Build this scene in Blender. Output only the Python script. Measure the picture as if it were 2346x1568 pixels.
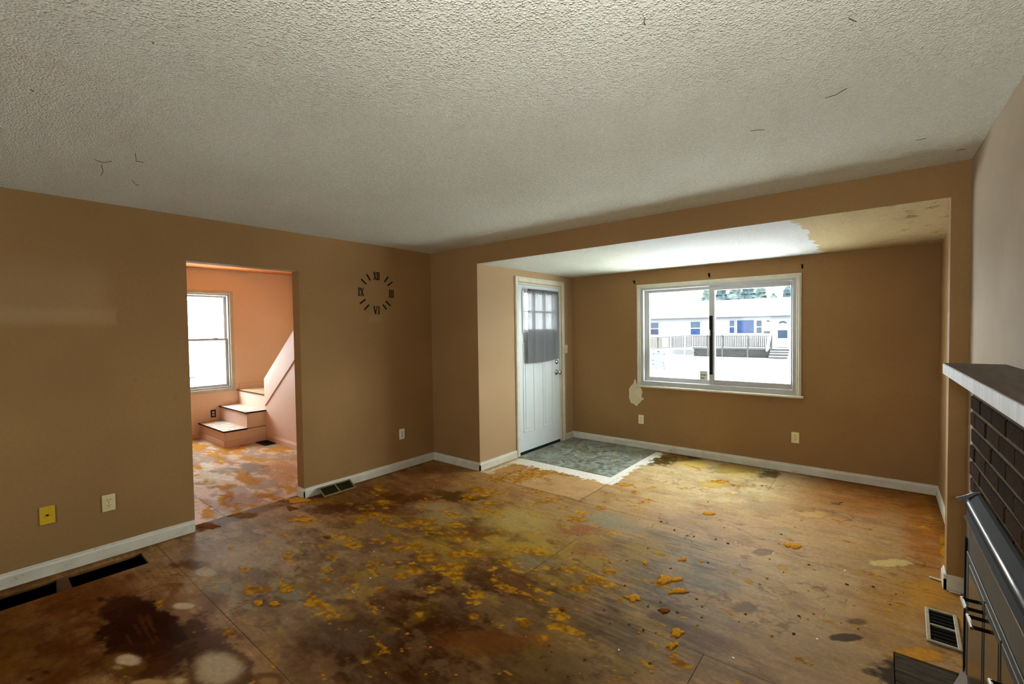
import bpy, bmesh, math, random
import numpy as np
from mathutils import Vector, Matrix, noise as mnoise

random.seed(7)
for o in list(bpy.data.objects):
    bpy.data.objects.remove(o, do_unlink=True)
SC = bpy.context.scene
COL = SC.collection

# ------------------------------------------------------------------ camera
W, H = 2346, 1568
FPX = 1043.81
CAM = np.array([4.1419, -3.5823, 1.5363])
YAW, PITCH, ROLL = -0.68349, -0.0280, -0.01411


def cam_axes():
    cy, sy, cp, sp = math.cos(YAW), math.sin(YAW), math.cos(PITCH), math.sin(PITCH)
    fw = np.array([sy * cp, cy * cp, sp])
    rt = np.array([cy, -sy, 0.0])
    up = np.cross(rt, fw)
    cr, sr = math.cos(ROLL), math.sin(ROLL)
    return rt * cr + up * sr, up * cr - rt * sr, fw


RT, UP, FW = cam_axes()
cd = bpy.data.cameras.new('camera')
cam = bpy.data.objects.new('camera', cd)
COL.objects.link(cam)
cd.sensor_width = 36.0
cd.lens = FPX / W * 36.0
cd.clip_start = 0.02
cd.clip_end = 500
cam.matrix_world = Matrix(((RT[0], UP[0], -FW[0], CAM[0]), (RT[1], UP[1], -FW[1], CAM[1]),
                           (RT[2], UP[2], -FW[2], CAM[2]), (0, 0, 0, 1)))
SC.camera = cam


def on(u, v, ax, val):
    """pixel -> point on the axis-aligned plane it touches"""
    d = FW + RT * (u - W / 2) / FPX - UP * (v - H / 2) / FPX
    t = (val - CAM[ax]) / d[ax]
    return CAM + t * d


def fl(u, v, z=0.0):
    return on(u, v, 2, z)


# ------------------------------------------------------------------ light
SC.view_settings.view_transform = 'Standard'
SC.view_settings.look = 'None'
SC.view_settings.gamma = 1.0
SC.view_settings.use_curve_mapping = False
SC.view_settings.exposure = 3.60

SKY = 2.4
world = bpy.data.worlds.new('overcast')
SC.world = world
world.use_nodes = True
bg = world.node_tree.nodes['Background']
bg.inputs[0].default_value = (0.90, 0.96, 1.0, 1)
bg.inputs[1].default_value = SKY


def portal(name, loc, direction, sx, sy):
    l = bpy.data.lights.new(name, 'AREA')
    l.shape = 'RECTANGLE'
    l.size, l.size_y = sx, sy
    l.cycles.is_portal = True
    o = bpy.data.objects.new(name, l)
    o.location = loc
    o.rotation_euler = Vector(direction).to_track_quat('-Z', 'Z').to_euler()
    COL.objects.link(o)


portal('window_portal', (2.6, 2.12, 1.43), (0, -1, 0), 1.75, 1.25)
portal('stair_window_portal', (-3.83, -1.26, 1.41), (1, 0, 0), 0.9, 1.5)
portal('rear_fill_portal', (1.5, -6.22, 1.6), (0, 1, 0), .7, .8)  # guides sky light through the added rear opening

# the photographer's flash, beside the lens
fld = bpy.data.lights.new('camera_flash', 'AREA')
fld.shape = 'DISK'
fld.size = 0.07
fld.energy = 2.0
fld.spread = math.radians(150)
flo = bpy.data.objects.new('camera_flash', fld)
flo.location = (4.205, -3.60, 1.56)
flo.rotation_euler = Vector((-0.46, 0.90, 0.78)).to_track_quat('-Z', 'Z').to_euler()
COL.objects.link(flo)

# ------------------------------------------------------------------ node helpers


def lin(*c):
    """sRGB 0-255 -> linear rgba"""
    return tuple(((x / 255 / 12.92) if x / 255 <= .04045 else ((x / 255 + .055) / 1.055) ** 2.4) for x in c) + (1.0,)


class NT:
    def __init__(s, name):
        s.m = bpy.data.materials.new(name)
        s.m.use_nodes = True
        s.t = s.m.node_tree
        s.b = s.t.nodes['Principled BSDF']

    def n(s, typ, **kw):
        x = s.t.nodes.new(typ)
        for k, v in kw.items():
            setattr(x, k, v)
        return x

    def put(s, sock, v):
        if hasattr(v, 'is_linked') or isinstance(v, bpy.types.NodeSocket):
            s.t.links.new(v, sock)
        elif v is not None:
            sock.default_value = v

    def pos(s):
        if not hasattr(s, '_p'):
            s._p = s.n('ShaderNodeNewGeometry').outputs['Position']
        return s._p

    def math(s, op, a, b=None, clamp=False):
        x = s.n('ShaderNodeMath', operation=op, use_clamp=clamp)
        s.put(x.inputs[0], a)
        if b is not None:
            s.put(x.inputs[1], b)
        return x.outputs[0]

    def vm(s, op, a, b=None):
        x = s.n('ShaderNodeVectorMath', operation=op)
        s.put(x.inputs[0], a)
        if b is not None:
            s.put(x.inputs[1], b)
        return x.outputs['Value'] if op in ('LENGTH', 'DOT_PRODUCT', 'DISTANCE') else x.outputs[0]

    def noise(s, scale, detail=3, rough=.55, vec=None, dist=0.0):
        x = s.n('ShaderNodeTexNoise')
        s.put(x.inputs['Vector'], vec if vec is not None else s.pos())
        x.inputs['Scale'].default_value = scale
        x.inputs['Detail'].default_value = detail
        x.inputs['Roughness'].default_value = rough
        x.inputs['Distortion'].default_value = dist
        return x.outputs['Fac']

    def scaled(s, v, vec=None):
        return s.vm('MULTIPLY', vec if vec is not None else s.pos(), v)

    def mr(s, v, a, b, c=0.0, d=1.0, smooth=True):
        x = s.n('ShaderNodeMapRange', interpolation_type='SMOOTHSTEP' if smooth else 'LINEAR')
        s.put(x.inputs[0], v)
        for i, k in enumerate((a, b, c, d)):
            s.put(x.inputs[1 + i], k)
        return x.outputs[0]

    def mix(s, f, a, b, blend='MIX'):
        x = s.n('ShaderNodeMix', data_type='RGBA', blend_type=blend)
        s.put(x.inputs[0], f)
        s.put(x.inputs[6], a)
        s.put(x.inputs[7], b)
        return x.outputs[2]

    def bump(s, h, strength=.3, dist=.01):
        x = s.n('ShaderNodeBump')
        x.inputs['Strength'].default_value = strength
        x.inputs['Distance'].default_value = dist
        s.put(x.inputs['Height'], h)
        s.put(s.b.inputs['Normal'], x.outputs[0])

    def fin(s, col=None, rough=None, spec=None, metal=None):
        for k, v in (('Base Color', col), ('Roughness', rough), ('Specular IOR Level', spec), ('Metallic', metal)):
            if v is not None:
                s.put(s.b.inputs[k], v)
        return s.m


def simple(name, col, rough=.6, spec=.3, metal=0.0, var=.12, scale=6.0, bump=0.0, bscale=60.0):
    t = NT(name)
    d = tuple(c * (1 - var) for c in col[:3]) + (1,)
    l = tuple(min(1, c * (1 + var)) for c in col[:3]) + (1,)
    f = t.noise(scale, 4, .6)
    if bump:
        t.bump(t.noise(bscale, 3, .6), bump, .004)
    return t.fin(t.mix(t.mr(f, .3, .7), d, l), rough, spec, metal)


def translucent(name, col, amount=.35):
    t = NT(name)
    t.fin(t.mix(t.mr(t.noise(30, 3, .6), .3, .7), col, tuple(c * .94 for c in col[:3]) + (1,)), .8, .1)
    tl = t.n('ShaderNodeBsdfTranslucent')
    t.put(tl.inputs[0], col)
    mx = t.n('ShaderNodeMixShader')
    mx.inputs[0].default_value = amount
    t.put(mx.inputs[1], t.b.outputs[0])
    t.put(mx.inputs[2], tl.outputs[0])
    t.put(t.t.nodes['Material Output'].inputs[0], mx.outputs[0])
    return t.m


M = {}

# painted tan wall -----------------------------------------------------------
TAN = lin(186, 152, 112)


def tan_wall(name, extra=False, light=False):
    t = NT(name)
    big = t.noise(.9, 3, .5)
    fine = t.noise(45, 2, .6)
    c = t.mix(t.mr(big, .3, .7), lin(146, 112, 66), lin(158, 123, 75))
    c = t.mix(t.mr(fine, .35, .65, 0, .25), c, lin(136, 104, 64))
    # scuffs
    sc = t.math('MULTIPLY', t.mr(t.noise(3.0, 5, .7), .62, .72), .22)
    c = t.mix(sc, c, lin(118, 90, 60))
    if extra:
        P = t.pos()
        s = t.n('ShaderNodeSeparateXYZ')
        t.put(s.inputs[0], P)
        wob = t.math('MULTIPLY', t.math('SUBTRACT', t.noise(5, 3, .6), .5), .05)
        y = t.math('ADD', s.outputs[1], wob)
        z = t.math('ADD', s.outputs[2], wob)
        # pale band where something long hung on the left wall
        m1 = t.math('MULTIPLY', t.mr(z, 1.58, 1.64), t.mr(z, 1.74, 1.68))
        m1 = t.math('MULTIPLY', m1, t.mr(y, -2.84, -2.86))
        c = t.mix(t.math('MULTIPLY', m1, .12), c, lin(225, 200, 165))
        m2 = t.math('MULTIPLY', t.mr(z, 1.60, 1.75), t.mr(z, 2.1, 1.85))
        m2 = t.math('MULTIPLY', m2, t.mr(y, -2.84, -2.95))
        c = t.mix(t.math('MULTIPLY', m2, .08), c, lin(225, 200, 165))
        # spot below the clock
        m3 = t.math('MULTIPLY', t.mr(t.math('ABSOLUTE', t.math('ADD', y, .76)), .10, .06), t.mr(t.math('ABSOLUTE', t.math('SUBTRACT', z, 1.68)), .06, .02))
        c = t.mix(t.math('MULTIPLY', m3, .06), c, lin(225, 200, 165))
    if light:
        c = t.mix(.75, c, lin(178, 150, 114))  # same tan brightened to paint in the window light
    t.bump(t.noise(220, 2, .5), .12, .002)
    return t.fin(c, .72, .25)


M['tan'] = tan_wall('tan_wall_paint')
M['tan_lit'] = tan_wall('tan_wall_paint_lit', False, True)
M['tan_left'] = tan_wall('tan_wall_paint_left', True)
M['beige'] = simple('pale_beige_wall_paint', lin(172, 154, 130), .75, .2, var=.06, scale=2, bump=.1, bscale=200)


def salmon(name, a, b):
    t = NT(name)
    c = t.mix(t.mr(t.noise(1.5, 4, .6), .3, .7), a, b)
    sc = t.math('MULTIPLY', t.mr(t.noise(6.0, 5, .7), .64, .74), .3)
    c = t.mix(sc, c, lin(160, 100, 70))
    t.bump(t.noise(150, 2, .5), .1, .002)
    return t.fin(c, .6, .3)


M['salmon'] = salmon('salmon_wall_paint', lin(242, 212, 180), lin(246, 218, 187))
M['pink'] = salmon('pale_salmon_gloss_paint', lin(236, 200, 178), lin(241, 206, 185))
M['orange'] = salmon('orange_ceiling_paint', lin(222, 140, 74), lin(228, 150, 84))


# popcorn ceiling ------------------------------------------------------------
def popcorn(name, alcove=False):
    t = NT(name)
    g = t.noise(1.1, 3, .5)
    c = t.mix(t.mr(g, .3, .7), lin(226, 228, 212), lin(234, 236, 222))
    st = t.math('MULTIPLY', t.mr(t.noise(2.2, 5, .65), .58, .75), .25)
    c = t.mix(st, c, lin(206, 188, 150))
    # dark specks of dust and cobweb on the grains
    v = t.n('ShaderNodeTexVoronoi')
    v.inputs['Scale'].default_value = 13
    t.put(v.inputs['Vector'], t.pos())
    sp = t.math('MULTIPLY', t.mr(v.outputs['Distance'], .055, .03), t.mr(t.noise(4.0, 2, .5), .55, .6))
    c = t.mix(t.math('MULTIPLY', sp, .6), c, lin(70, 60, 45))
    if alcove:
        s = t.n('ShaderNodeSeparateXYZ')
        t.put(s.inputs[0], t.pos())
        wob = t.math('MULTIPLY', t.math('SUBTRACT', t.noise(4.5, 4, .65), .5), .22)
        x = t.math('ADD', s.outputs[0], wob)
        # new white texture up to x = 3.68, old yellowed texture right of it
        c = t.mix(t.mr(x, 2.15, 2.6), c, lin(226, 226, 224))
        c = t.mix(t.mr(x, 3.665, 3.685), c, lin(208, 186, 138))
        c = t.mix(t.math('MULTIPLY', t.mr(t.noise(9, 4, .7), .55, .7), t.mr(x, 4.05, 4.3)), c, lin(150, 120, 70))
    v2 = t.n('ShaderNodeTexVoronoi')
    v2.inputs['Scale'].default_value = 115
    t.put(v2.inputs['Vector'], t.pos())
    h = t.math('ADD', t.mr(v2.outputs['Distance'], .62, .1), t.math('MULTIPLY', t.noise(190, 2, .6), .7))
    h = t.math('MULTIPLY', h, t.mr(t.noise(48, 2, .5), .3, .65, .35, 1.0))
    c = t.mix(t.mr(h, .15, .75, .55, 0), c, t.mix(1.0, c, (.66, .64, .60, 1), 'MULTIPLY'))  # shade in the pits between grains painted along the bump height
    t.bump(h, .9, .007)
    return t.fin(c, .9, .1)


M['popcorn'] = popcorn('popcorn_ceiling')
M['popcorn_alcove'] = popcorn('popcorn_ceiling_alcove', True)

# white woodwork -------------------------------------------------------------
t = NT('chipped_white_paint')
c = t.mix(t.mr(t.noise(7, 4, .6), .3, .7), lin(200, 194, 174), lin(216, 211, 194))
c = t.mix(t.math('MULTIPLY', t.mr(t.noise(16, 5, .75), .60, .68), .65), c, lin(150, 128, 92))
M['white'] = t.fin(c, .5, .35)
M['clean_white'] = simple('white_door_enamel', lin(206, 214, 214), .38, .4, var=.02)
M['vinyl'] = simple('white_window_vinyl', lin(176, 177, 174), .4, .4, var=.05)
M['cream'] = simple('aged_cream_casing_paint', lin(206, 202, 180), .5, .3, var=.08, scale=9)
M['ivory'] = simple('ivory_plastic', lin(226, 212, 158), .4, .4, var=.04)
M['white_plastic'] = simple('white_plastic', lin(236, 236, 230), .35, .4, var=.02)
M['mustard'] = simple('mustard_plastic', lin(212, 172, 40), .45, .35, var=.05)
M['brown_plastic'] = simple('dark_brown_plastic', lin(46, 30, 22), .4, .4, var=.05)
M['black'] = simple('black_plastic', lin(10, 8, 7), .7, .1, var=.1)
M['slot'] = simple('dark_slot', lin(30, 24, 16), .8, .1)
M['chrome'] = simple('polished_nickel', lin(190, 188, 184), .18, .5, 1.0, var=.03)
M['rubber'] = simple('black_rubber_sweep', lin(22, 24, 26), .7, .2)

# curtain: a sheer dark grey weave
t = NT('sheer_grey_curtain')
c = t.mix(t.mr(t.noise(320, 2, .5), .35, .65), lin(96, 98, 100), lin(128, 130, 132))
t.fin(c, .9, .05)
tr = t.n('ShaderNodeBsdfTransparent')
tl = t.n('ShaderNodeBsdfTranslucent')
t.put(tl.inputs[0], lin(120, 122, 126))
mx = t.n('ShaderNodeMixShader')
mx.inputs[0].default_value = .10
t.put(mx.inputs[1], t.b.outputs[0])
t.put(mx.inputs[2], tl.outputs[0])
mx2 = t.n('ShaderNodeMixShader')
mx2.inputs[0].default_value = .022
t.put(mx2.inputs[1], mx.outputs[0])
t.put(mx2.inputs[2], tr.outputs[0])
t.put(t.t.nodes['Material Output'].inputs[0], mx2.outputs[0])
M['curtain'] = t.m

# clear glazing
t = NT('window_glass')
tr = t.n('ShaderNodeBsdfTransparent')
t.put(tr.inputs[0], (.96, .98, .97, 1))
gl = t.n('ShaderNodeBsdfGlossy')
gl.inputs['Roughness'].default_value = .02
fr = t.n('ShaderNodeFresnel')
fr.inputs[0].default_value = 1.45
fx = t.math('MULTIPLY', fr.outputs[0], .12)
mx = t.n('ShaderNodeMixShader')
t.put(mx.inputs[0], fx)
t.put(mx.inputs[1], tr.outputs[0])
t.put(mx.inputs[2], gl.outputs[0])
t.put(t.t.nodes['Material Output'].inputs[0], mx.outputs[0])
M['glass'] = t.m

# brick and fireplace
t = NT('dark_brown_brick')
oi = t.n('ShaderNodeObjectInfo')
c = t.mix(oi.outputs['Random'], lin(46, 30, 15), lin(66, 46, 26))
c = t.mix(t.mr(t.noise(40, 4, .7), .4, .7, 0, .6), c, lin(26, 24, 20))
t.bump(t.noise(90, 4, .7), .6, .006)
M['brick'] = t.fin(c, .95, .03)
M['mortar'] = simple('grey_tan_mortar', lin(92, 76, 46), .9, .1, var=.2, scale=30, bump=.5)
t = NT('worn_white_mantel_front')
g = t.noise(30, 4, .7, t.scaled((1, 1, .12)))
c = t.mix(t.mr(g, .35, .65), lin(206, 206, 208), lin(228, 228, 230))
c = t.mix(t.math('MULTIPLY', t.mr(t.noise(24, 5, .75), .62, .7), .5), c, lin(110, 96, 84))
M['mantel_white'] = t.fin(c, .5, .35)
t = NT('dark_stained_mantel_top')
g = t.noise(14, 5, .7, t.scaled((3, .35, 3)))
c = t.mix(t.mr(g, .3, .7), lin(66, 52, 44), lin(98, 80, 68))
c = t.mix(t.math('MULTIPLY', t.mr(t.noise(45, 3, .7), .66, .72), .6), c, lin(170, 160, 150))
M['mantel_top'] = t.fin(c, .55, .35)
M['steel'] = simple('brushed_dark_steel', lin(150, 152, 156), .32, .5, .8, var=.12, scale=20)
M['hood_dark'] = simple('slate_grey_enamel', lin(48, 47, 45), .7, .03, 0, var=.1)
M['insert_face'] = simple('warm_grey_enamel', lin(92, 84, 70), .7, .06, 0, var=.1)
M['tinted'] = simple('smoked_amber_glass', lin(64, 52, 28), .22, .5, 0, var=.2)
M['bronze'] = simple('antique_bronze_frame', lin(54, 48, 36), .6, .3, 0, var=.1)

# vents
M['vent_olive'] = simple('tarnished_brass_grille', lin(136, 120, 74), .5, .4, .4, var=.2, scale=20)
M['vent_grey'] = simple('worn_ivory_steel', lin(168, 158, 132), .5, .4, .2, var=.15, scale=20)
M['vent_brown'] = simple('dark_bronze_louver', lin(44, 38, 26), .6, .2, var=.15)
M['vent_brown2'] = simple('olive_louver', lin(80, 66, 34), .6, .2, var=.15)
M['vent_dark'] = simple('dark_duct_interior', lin(20, 20, 18), .9, .1)
M['vent_black'] = simple('black_grille', lin(28, 26, 26), .5, .3)
M['duct'] = simple('galvanised_duct', lin(130, 135, 124), .6, .3, 0, var=.15, scale=9)
M['raw_wood'] = simple('raw_edge_wood', lin(132, 92, 54), .85, .1, var=.25, scale=14)
M['joist'] = simple('dark_joist_wood', lin(90, 62, 38), .9, .1, var=.25)

# foam and plaster
M['foam'] = simple('mustard_carpet_foam', lin(190, 130, 26), .95, .05, var=.2, scale=60, bump=.8, bscale=180)
M['foam_brown'] = simple('brown_carpet_foam', lin(120, 64, 18), .95, .05, var=.25, scale=60, bump=.8, bscale=180)
M['fleck'] = simple('white_paper_fleck', lin(235, 235, 230), .8, .1)
M['spackle'] = simple('cream_spackle', lin(214, 202, 164), .9, .1, var=.06, scale=10, bump=.3)
M['web'] = simple('dusty_cobweb', lin(60, 52, 40), .95, .02)
M['paper'] = translucent('grey_paper_label', lin(180, 178, 162), .14)
M['notice'] = translucent('pale_notice_paper', lin(238, 242, 242), .15)
M['ink'] = simple('faded_grey_ink', lin(130, 134, 136), .9, .05)
M['ink_dark'] = simple('dark_ink', lin(40, 38, 32), .9, .05)


# ------------------------------------------------------------------ room numbers (metres)
HC = 2.44            # main ceiling
HA = 2.247           # alcove ceiling
X1 = 0.7516          # alcove / door wall
X2 = 4.4352          # right edge of the wide opening
XAR = 4.5314         # alcove right wall
XR = 4.5157          # right wall at the back corner
YD = 1.9207          # window wall
OY0, OY1, OZ = -2.4348, -1.5698, 2.0971   # opening in the left wall
TL = 0.125           # thickness of the left wall
YR = -6.1            # rear wall, behind the camera
KR = 0.0187          # the right wall runs out of square by about one degree
XS = -3.672          # outer wall of the stair room
YS0, YS1 = -4.6, 0.16
HS = 2.50
HW = -0.79           # half wall of the stairs


# ------------------------------------------------------------------ floor material
# The stains and some painted window glare are computed on a fine grid of floor vertices (colour, cover and a foam mask) and read by the
# material, which adds wood grain, wear, specks and relief.
_perm = np.random.RandomState(11).permutation(256)
_perm = np.concatenate([_perm, _perm, _perm])
_ga = np.random.RandomState(3).rand(256) * 2 * np.pi
_gx, _gy = np.cos(_ga), np.sin(_ga)


def grad2(x, y):
    xi, yi = np.floor(x).astype(int), np.floor(y).astype(int)
    xf, yf = x - xi, y - yi
    u, v = xf * xf * xf * (xf * (xf * 6 - 15) + 10), yf * yf * yf * (yf * (yf * 6 - 15) + 10)

    def g(ix, iy, fx, fy):
        h = _perm[_perm[ix & 255] + (iy & 255)]
        return _gx[h] * fx + _gy[h] * fy
    a = g(xi, yi, xf, yf)
    b = g(xi + 1, yi, xf - 1, yf)
    c = g(xi, yi + 1, xf, yf - 1)
    d = g(xi + 1, yi + 1, xf - 1, yf - 1)
    return (a + u * (b - a)) + v * ((c + u * (d - c)) - (a + u * (b - a)))


def fbm(x, y, oct=5, gain=.55):
    r, k, t_ = 0, 1.0, 0
    for i in range(oct):
        r = r + k * grad2(x * 2 ** i + 17.3 * i, y * 2 ** i + 5.1 * i)
        t_ += k
        k *= gain
    return r / t_ * 1.6          # about -0.6 .. 0.6


def sst(v, a, b):
    q = np.clip((v - a) / (b - a), 0, 1)
    return q * q * (3 - 2 * q)


def ell(cx, cy, rx, ry):
    """pixel ellipse on the floor -> centre and the 2x2 that maps metres to ellipse units"""
    c = fl(cx, cy)[:2]
    a = (fl(cx + rx, cy)[:2] - fl(cx - rx, cy)[:2]) / 2
    b = (fl(cx, cy + ry)[:2] - fl(cx, cy - ry)[:2]) / 2
    return c, np.linalg.inv(np.array([a, b]).T)


# broad tones: cx, cy, rx, ry (pixels of the photograph), sRGB, strength
ZONES = [
    (1700, 1190, 420, 130, (194, 160, 126), .85), (1640, 1085, 250, 55, (214, 196, 164), .9), (2010, 1120, 170, 60, (160, 96, 32), .85),
    (2130, 1200, 60, 130, (168, 100, 24), .85), (1930, 1400, 300, 160, (188, 158, 124), .85), (2090, 1370, 130, 90, (172, 122, 50), .8),
    (1530, 1310, 150, 130, (122, 110, 98), .9), (1440, 1470, 240, 110, (112, 92, 58), .85), (1700, 1500, 220, 80, (142, 108, 82), .6),  # first tone: grey scuffing with window sheen painted in
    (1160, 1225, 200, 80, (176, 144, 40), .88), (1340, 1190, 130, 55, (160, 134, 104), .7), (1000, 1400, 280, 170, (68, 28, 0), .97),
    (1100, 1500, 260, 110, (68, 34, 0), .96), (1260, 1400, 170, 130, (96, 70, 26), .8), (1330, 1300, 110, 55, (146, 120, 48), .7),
    (1000, 1120, 190, 50, (150, 108, 72), .75), (1150, 1080, 120, 30, (196, 150, 98), .8), (860, 1140, 180, 45, (104, 54, 12), .92), (960, 1090, 120, 30, (136, 82, 36), .7),
    (560, 1255, 180, 75, (142, 120, 108), .92), (660, 1380, 170, 95, (118, 92, 72), .85), (800, 1270, 150, 80, (120, 90, 64), .8), (950, 1260, 140, 60, (128, 92, 56), .6),
    (190, 1390, 270, 95, (108, 54, 4), .97), (60, 1500, 260, 120, (86, 40, 2), .97), (760, 1510, 150, 80, (92, 56, 24), .75), (640, 1540, 120, 50, (140, 104, 72), .6),
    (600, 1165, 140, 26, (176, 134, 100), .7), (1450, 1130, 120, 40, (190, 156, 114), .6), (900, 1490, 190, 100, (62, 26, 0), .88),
]
# patches with their own edge: cx, cy, rx, ry, sRGB, edge softness, wobble, strength
SPOTS = [
    (420, 1470, 110, 62, (92, 48, 16), .30, .55, .85), (470, 1500, 70, 50, (78, 42, 16), .4, .5, .7),
    (325, 1445, 98, 60, (46, 14, 4), .07, .42, .96), (285, 1400, 56, 34, (52, 18, 6), .18, .5, .85), (350, 1500, 90, 40, (58, 24, 8), .25, .5, .8),
    (445, 1440, 26, 20, (76, 42, 14), .10, .5, .85), (300, 1530, 90, 30, (78, 36, 10), .3, .5, .7),
    (503, 1535, 74, 54, (94, 58, 20), .10, .16, .92), (500, 1531, 56, 37, (186, 160, 136), .35, .22, .95),
    (285, 1522, 50, 27, (110, 70, 26), .14, .2, .85), (293, 1514, 30, 13, (204, 178, 158), .3, .35, .95), (270, 1530, 14, 6, (170, 146, 100), .4, .3, .7),
    (420, 1389, 26, 8, (208, 180, 156), .22, .2, .95), (612, 1560, 34, 18, (112, 70, 22), .12, .3, .85), (616, 1563, 22, 10, (168, 124, 76), .3, .3, .7),
    (345, 1566, 34, 9, (186, 146, 104), .3, .5, .85), (410, 1562, 16, 8, (196, 168, 122), .3, .4, .8),
    (230, 1374, 8, 5, (60, 26, 8), .25, .2, .9), (298, 1321, 11, 7, (112, 58, 18), .35, .3, .8), (105, 1541, 8, 4, (60, 24, 6), .25, .2, .9), (70, 1557, 7, 4, (60, 24, 6), .25, .2, .9),
    (440, 1296, 46, 11, (92, 50, 16), .4, .8, .75), (400, 1340, 26, 5, (104, 56, 18), .5, .7, .6),
    (500, 1348, 30, 12, (142, 128, 110), .15, .25, .75), (545, 1345, 18, 10, (146, 132, 114), .12, .2, .75), (640, 1335, 30, 11, (146, 134, 118), .2, .3, .7), (668, 1362, 38, 14, (146, 134, 116), .2, .35, .7),
    (575, 1293, 26, 8, (150, 130, 110), .2, .25, .6), (470, 1312, 26, 10, (198, 176, 150), .25, .3, .7), (530, 1240, 16, 5, (150, 128, 108), .2, .3, .6), (545, 1258, 18, 5, (154, 132, 110), .2, .3, .6), (560, 1274, 90, 30, (192, 164, 144), .5, .5, .5),
    (1045, 1138, 42, 12, (84, 54, 12), .3, .9, .92), (1010, 1130, 26, 7, (96, 66, 18), .4, .9, .8), (1090, 1143, 26, 6, (74, 48, 14), .4, .9, .7),
    (930, 1142, 60, 12, (92, 46, 14), .5, .8, .85), (765, 1166, 70, 14, (92, 44, 14), .5, .8, .85), (880, 1168, 50, 12, (98, 50, 16), .5, .8, .7), (1085, 1222, 64, 14, (104, 54, 20), .5, .9, .75), (1180, 1335, 56, 28, (98, 54, 22), .5, .8, .75),
    (1180, 1190, 66, 28, (182, 156, 100), .6, .6, .75), (1220, 1292, 60, 18, (144, 130, 108), .5, .8, .65), (1390, 1192, 40, 20, (150, 148, 134), .6, .8, .65), (1440, 1205, 40, 16, (140, 134, 122), .6, .8, .5), (1325, 1216, 56, 13, (158, 98, 62), .5, .8, .75),
    (1360, 1262, 50, 12, (150, 96, 62), .6, .8, .5), (1010, 1395, 60, 20, (74, 48, 22), .7, .8, .6), (820, 1460, 70, 30, (100, 80, 62), .6, .7, .6), (1120, 1470, 120, 30, (122, 66, 20), .6, .7, .6), (1240, 1530, 90, 40, (112, 86, 44), .6, .7, .6), (900, 1330, 60, 20, (128, 104, 82), .6, .8, .6), (870, 1210, 60, 20, (140, 112, 88), .6, .8, .6), (1030, 1180, 60, 16, (158, 138, 110), .6, .8, .6), (990, 1160, 50, 10, (170, 146, 118), .5, .8, .6),
    (1560, 1050, 52, 9, (128, 94, 28), .22, .8, .85), (1512, 1056, 32, 9, (80, 64, 22), .25, .9, .9), (1600, 1046, 26, 5, (90, 60, 18), .3, .9, .8), (1690, 1074, 56, 11, (176, 146, 62), .18, .7, .75), (1762, 1088, 24, 7, (84, 70, 26), .2, .9, .85),
    (1590, 1063, 40, 8, (224, 194, 112), .35, .8, .85), (1632, 1110, 36, 7, (196, 160, 66), .25, .8, .75), (1700, 1088, 40, 5, (214, 188, 116), .4, .8, .7), (1748, 1160, 50, 11, (168, 144, 118), .3, .8, .65), (1720, 1135, 24, 6, (176, 160, 136), .3, .8, .6),
    (1480, 1262, 56, 24, (160, 126, 48), .6, .9, .65), (1745, 1266, 24, 7, (134, 102, 74), .14, .4, .85), (1780, 1222, 30, 12, (166, 148, 118), .3, .7, .5), (2035, 1290, 46, 9, (212, 186, 134), .22, .5, .85), (1990, 1262, 60, 14, (182, 150, 100), .5, .7, .5),
    (1862, 1180, 36, 8, (204, 164, 112), .25, .7, .65), (1935, 1462, 38, 9, (70, 54, 32), .07, .35, .94), (1700, 1395, 36, 14, (104, 76, 58), .45, .7, .75), (1965, 1425, 24, 8, (96, 62, 40), .35, .7, .7),
    (2060, 1545, 44, 34, (40, 26, 14), .25, .9, .9), (1990, 1540, 18, 8, (66, 48, 30), .35, .7, .75), (2010, 1522, 26, 6, (110, 84, 58), .4, .8, .6), (2120, 1360, 46, 34, (196, 136, 44), .6, .8, .6), (2110, 1500, 60, 14, (206, 142, 34), .25, .9, .85),
    (2165, 1263, 10, 14, (224, 156, 12), .25, .6, .92), (2160, 1235, 8, 10, (214, 150, 24), .3, .6, .85), (2165, 1290, 10, 16, (206, 150, 50), .4, .7, .7), (2090, 1160, 26, 5, (120, 66, 26), .5, .8, .5),
]
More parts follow.
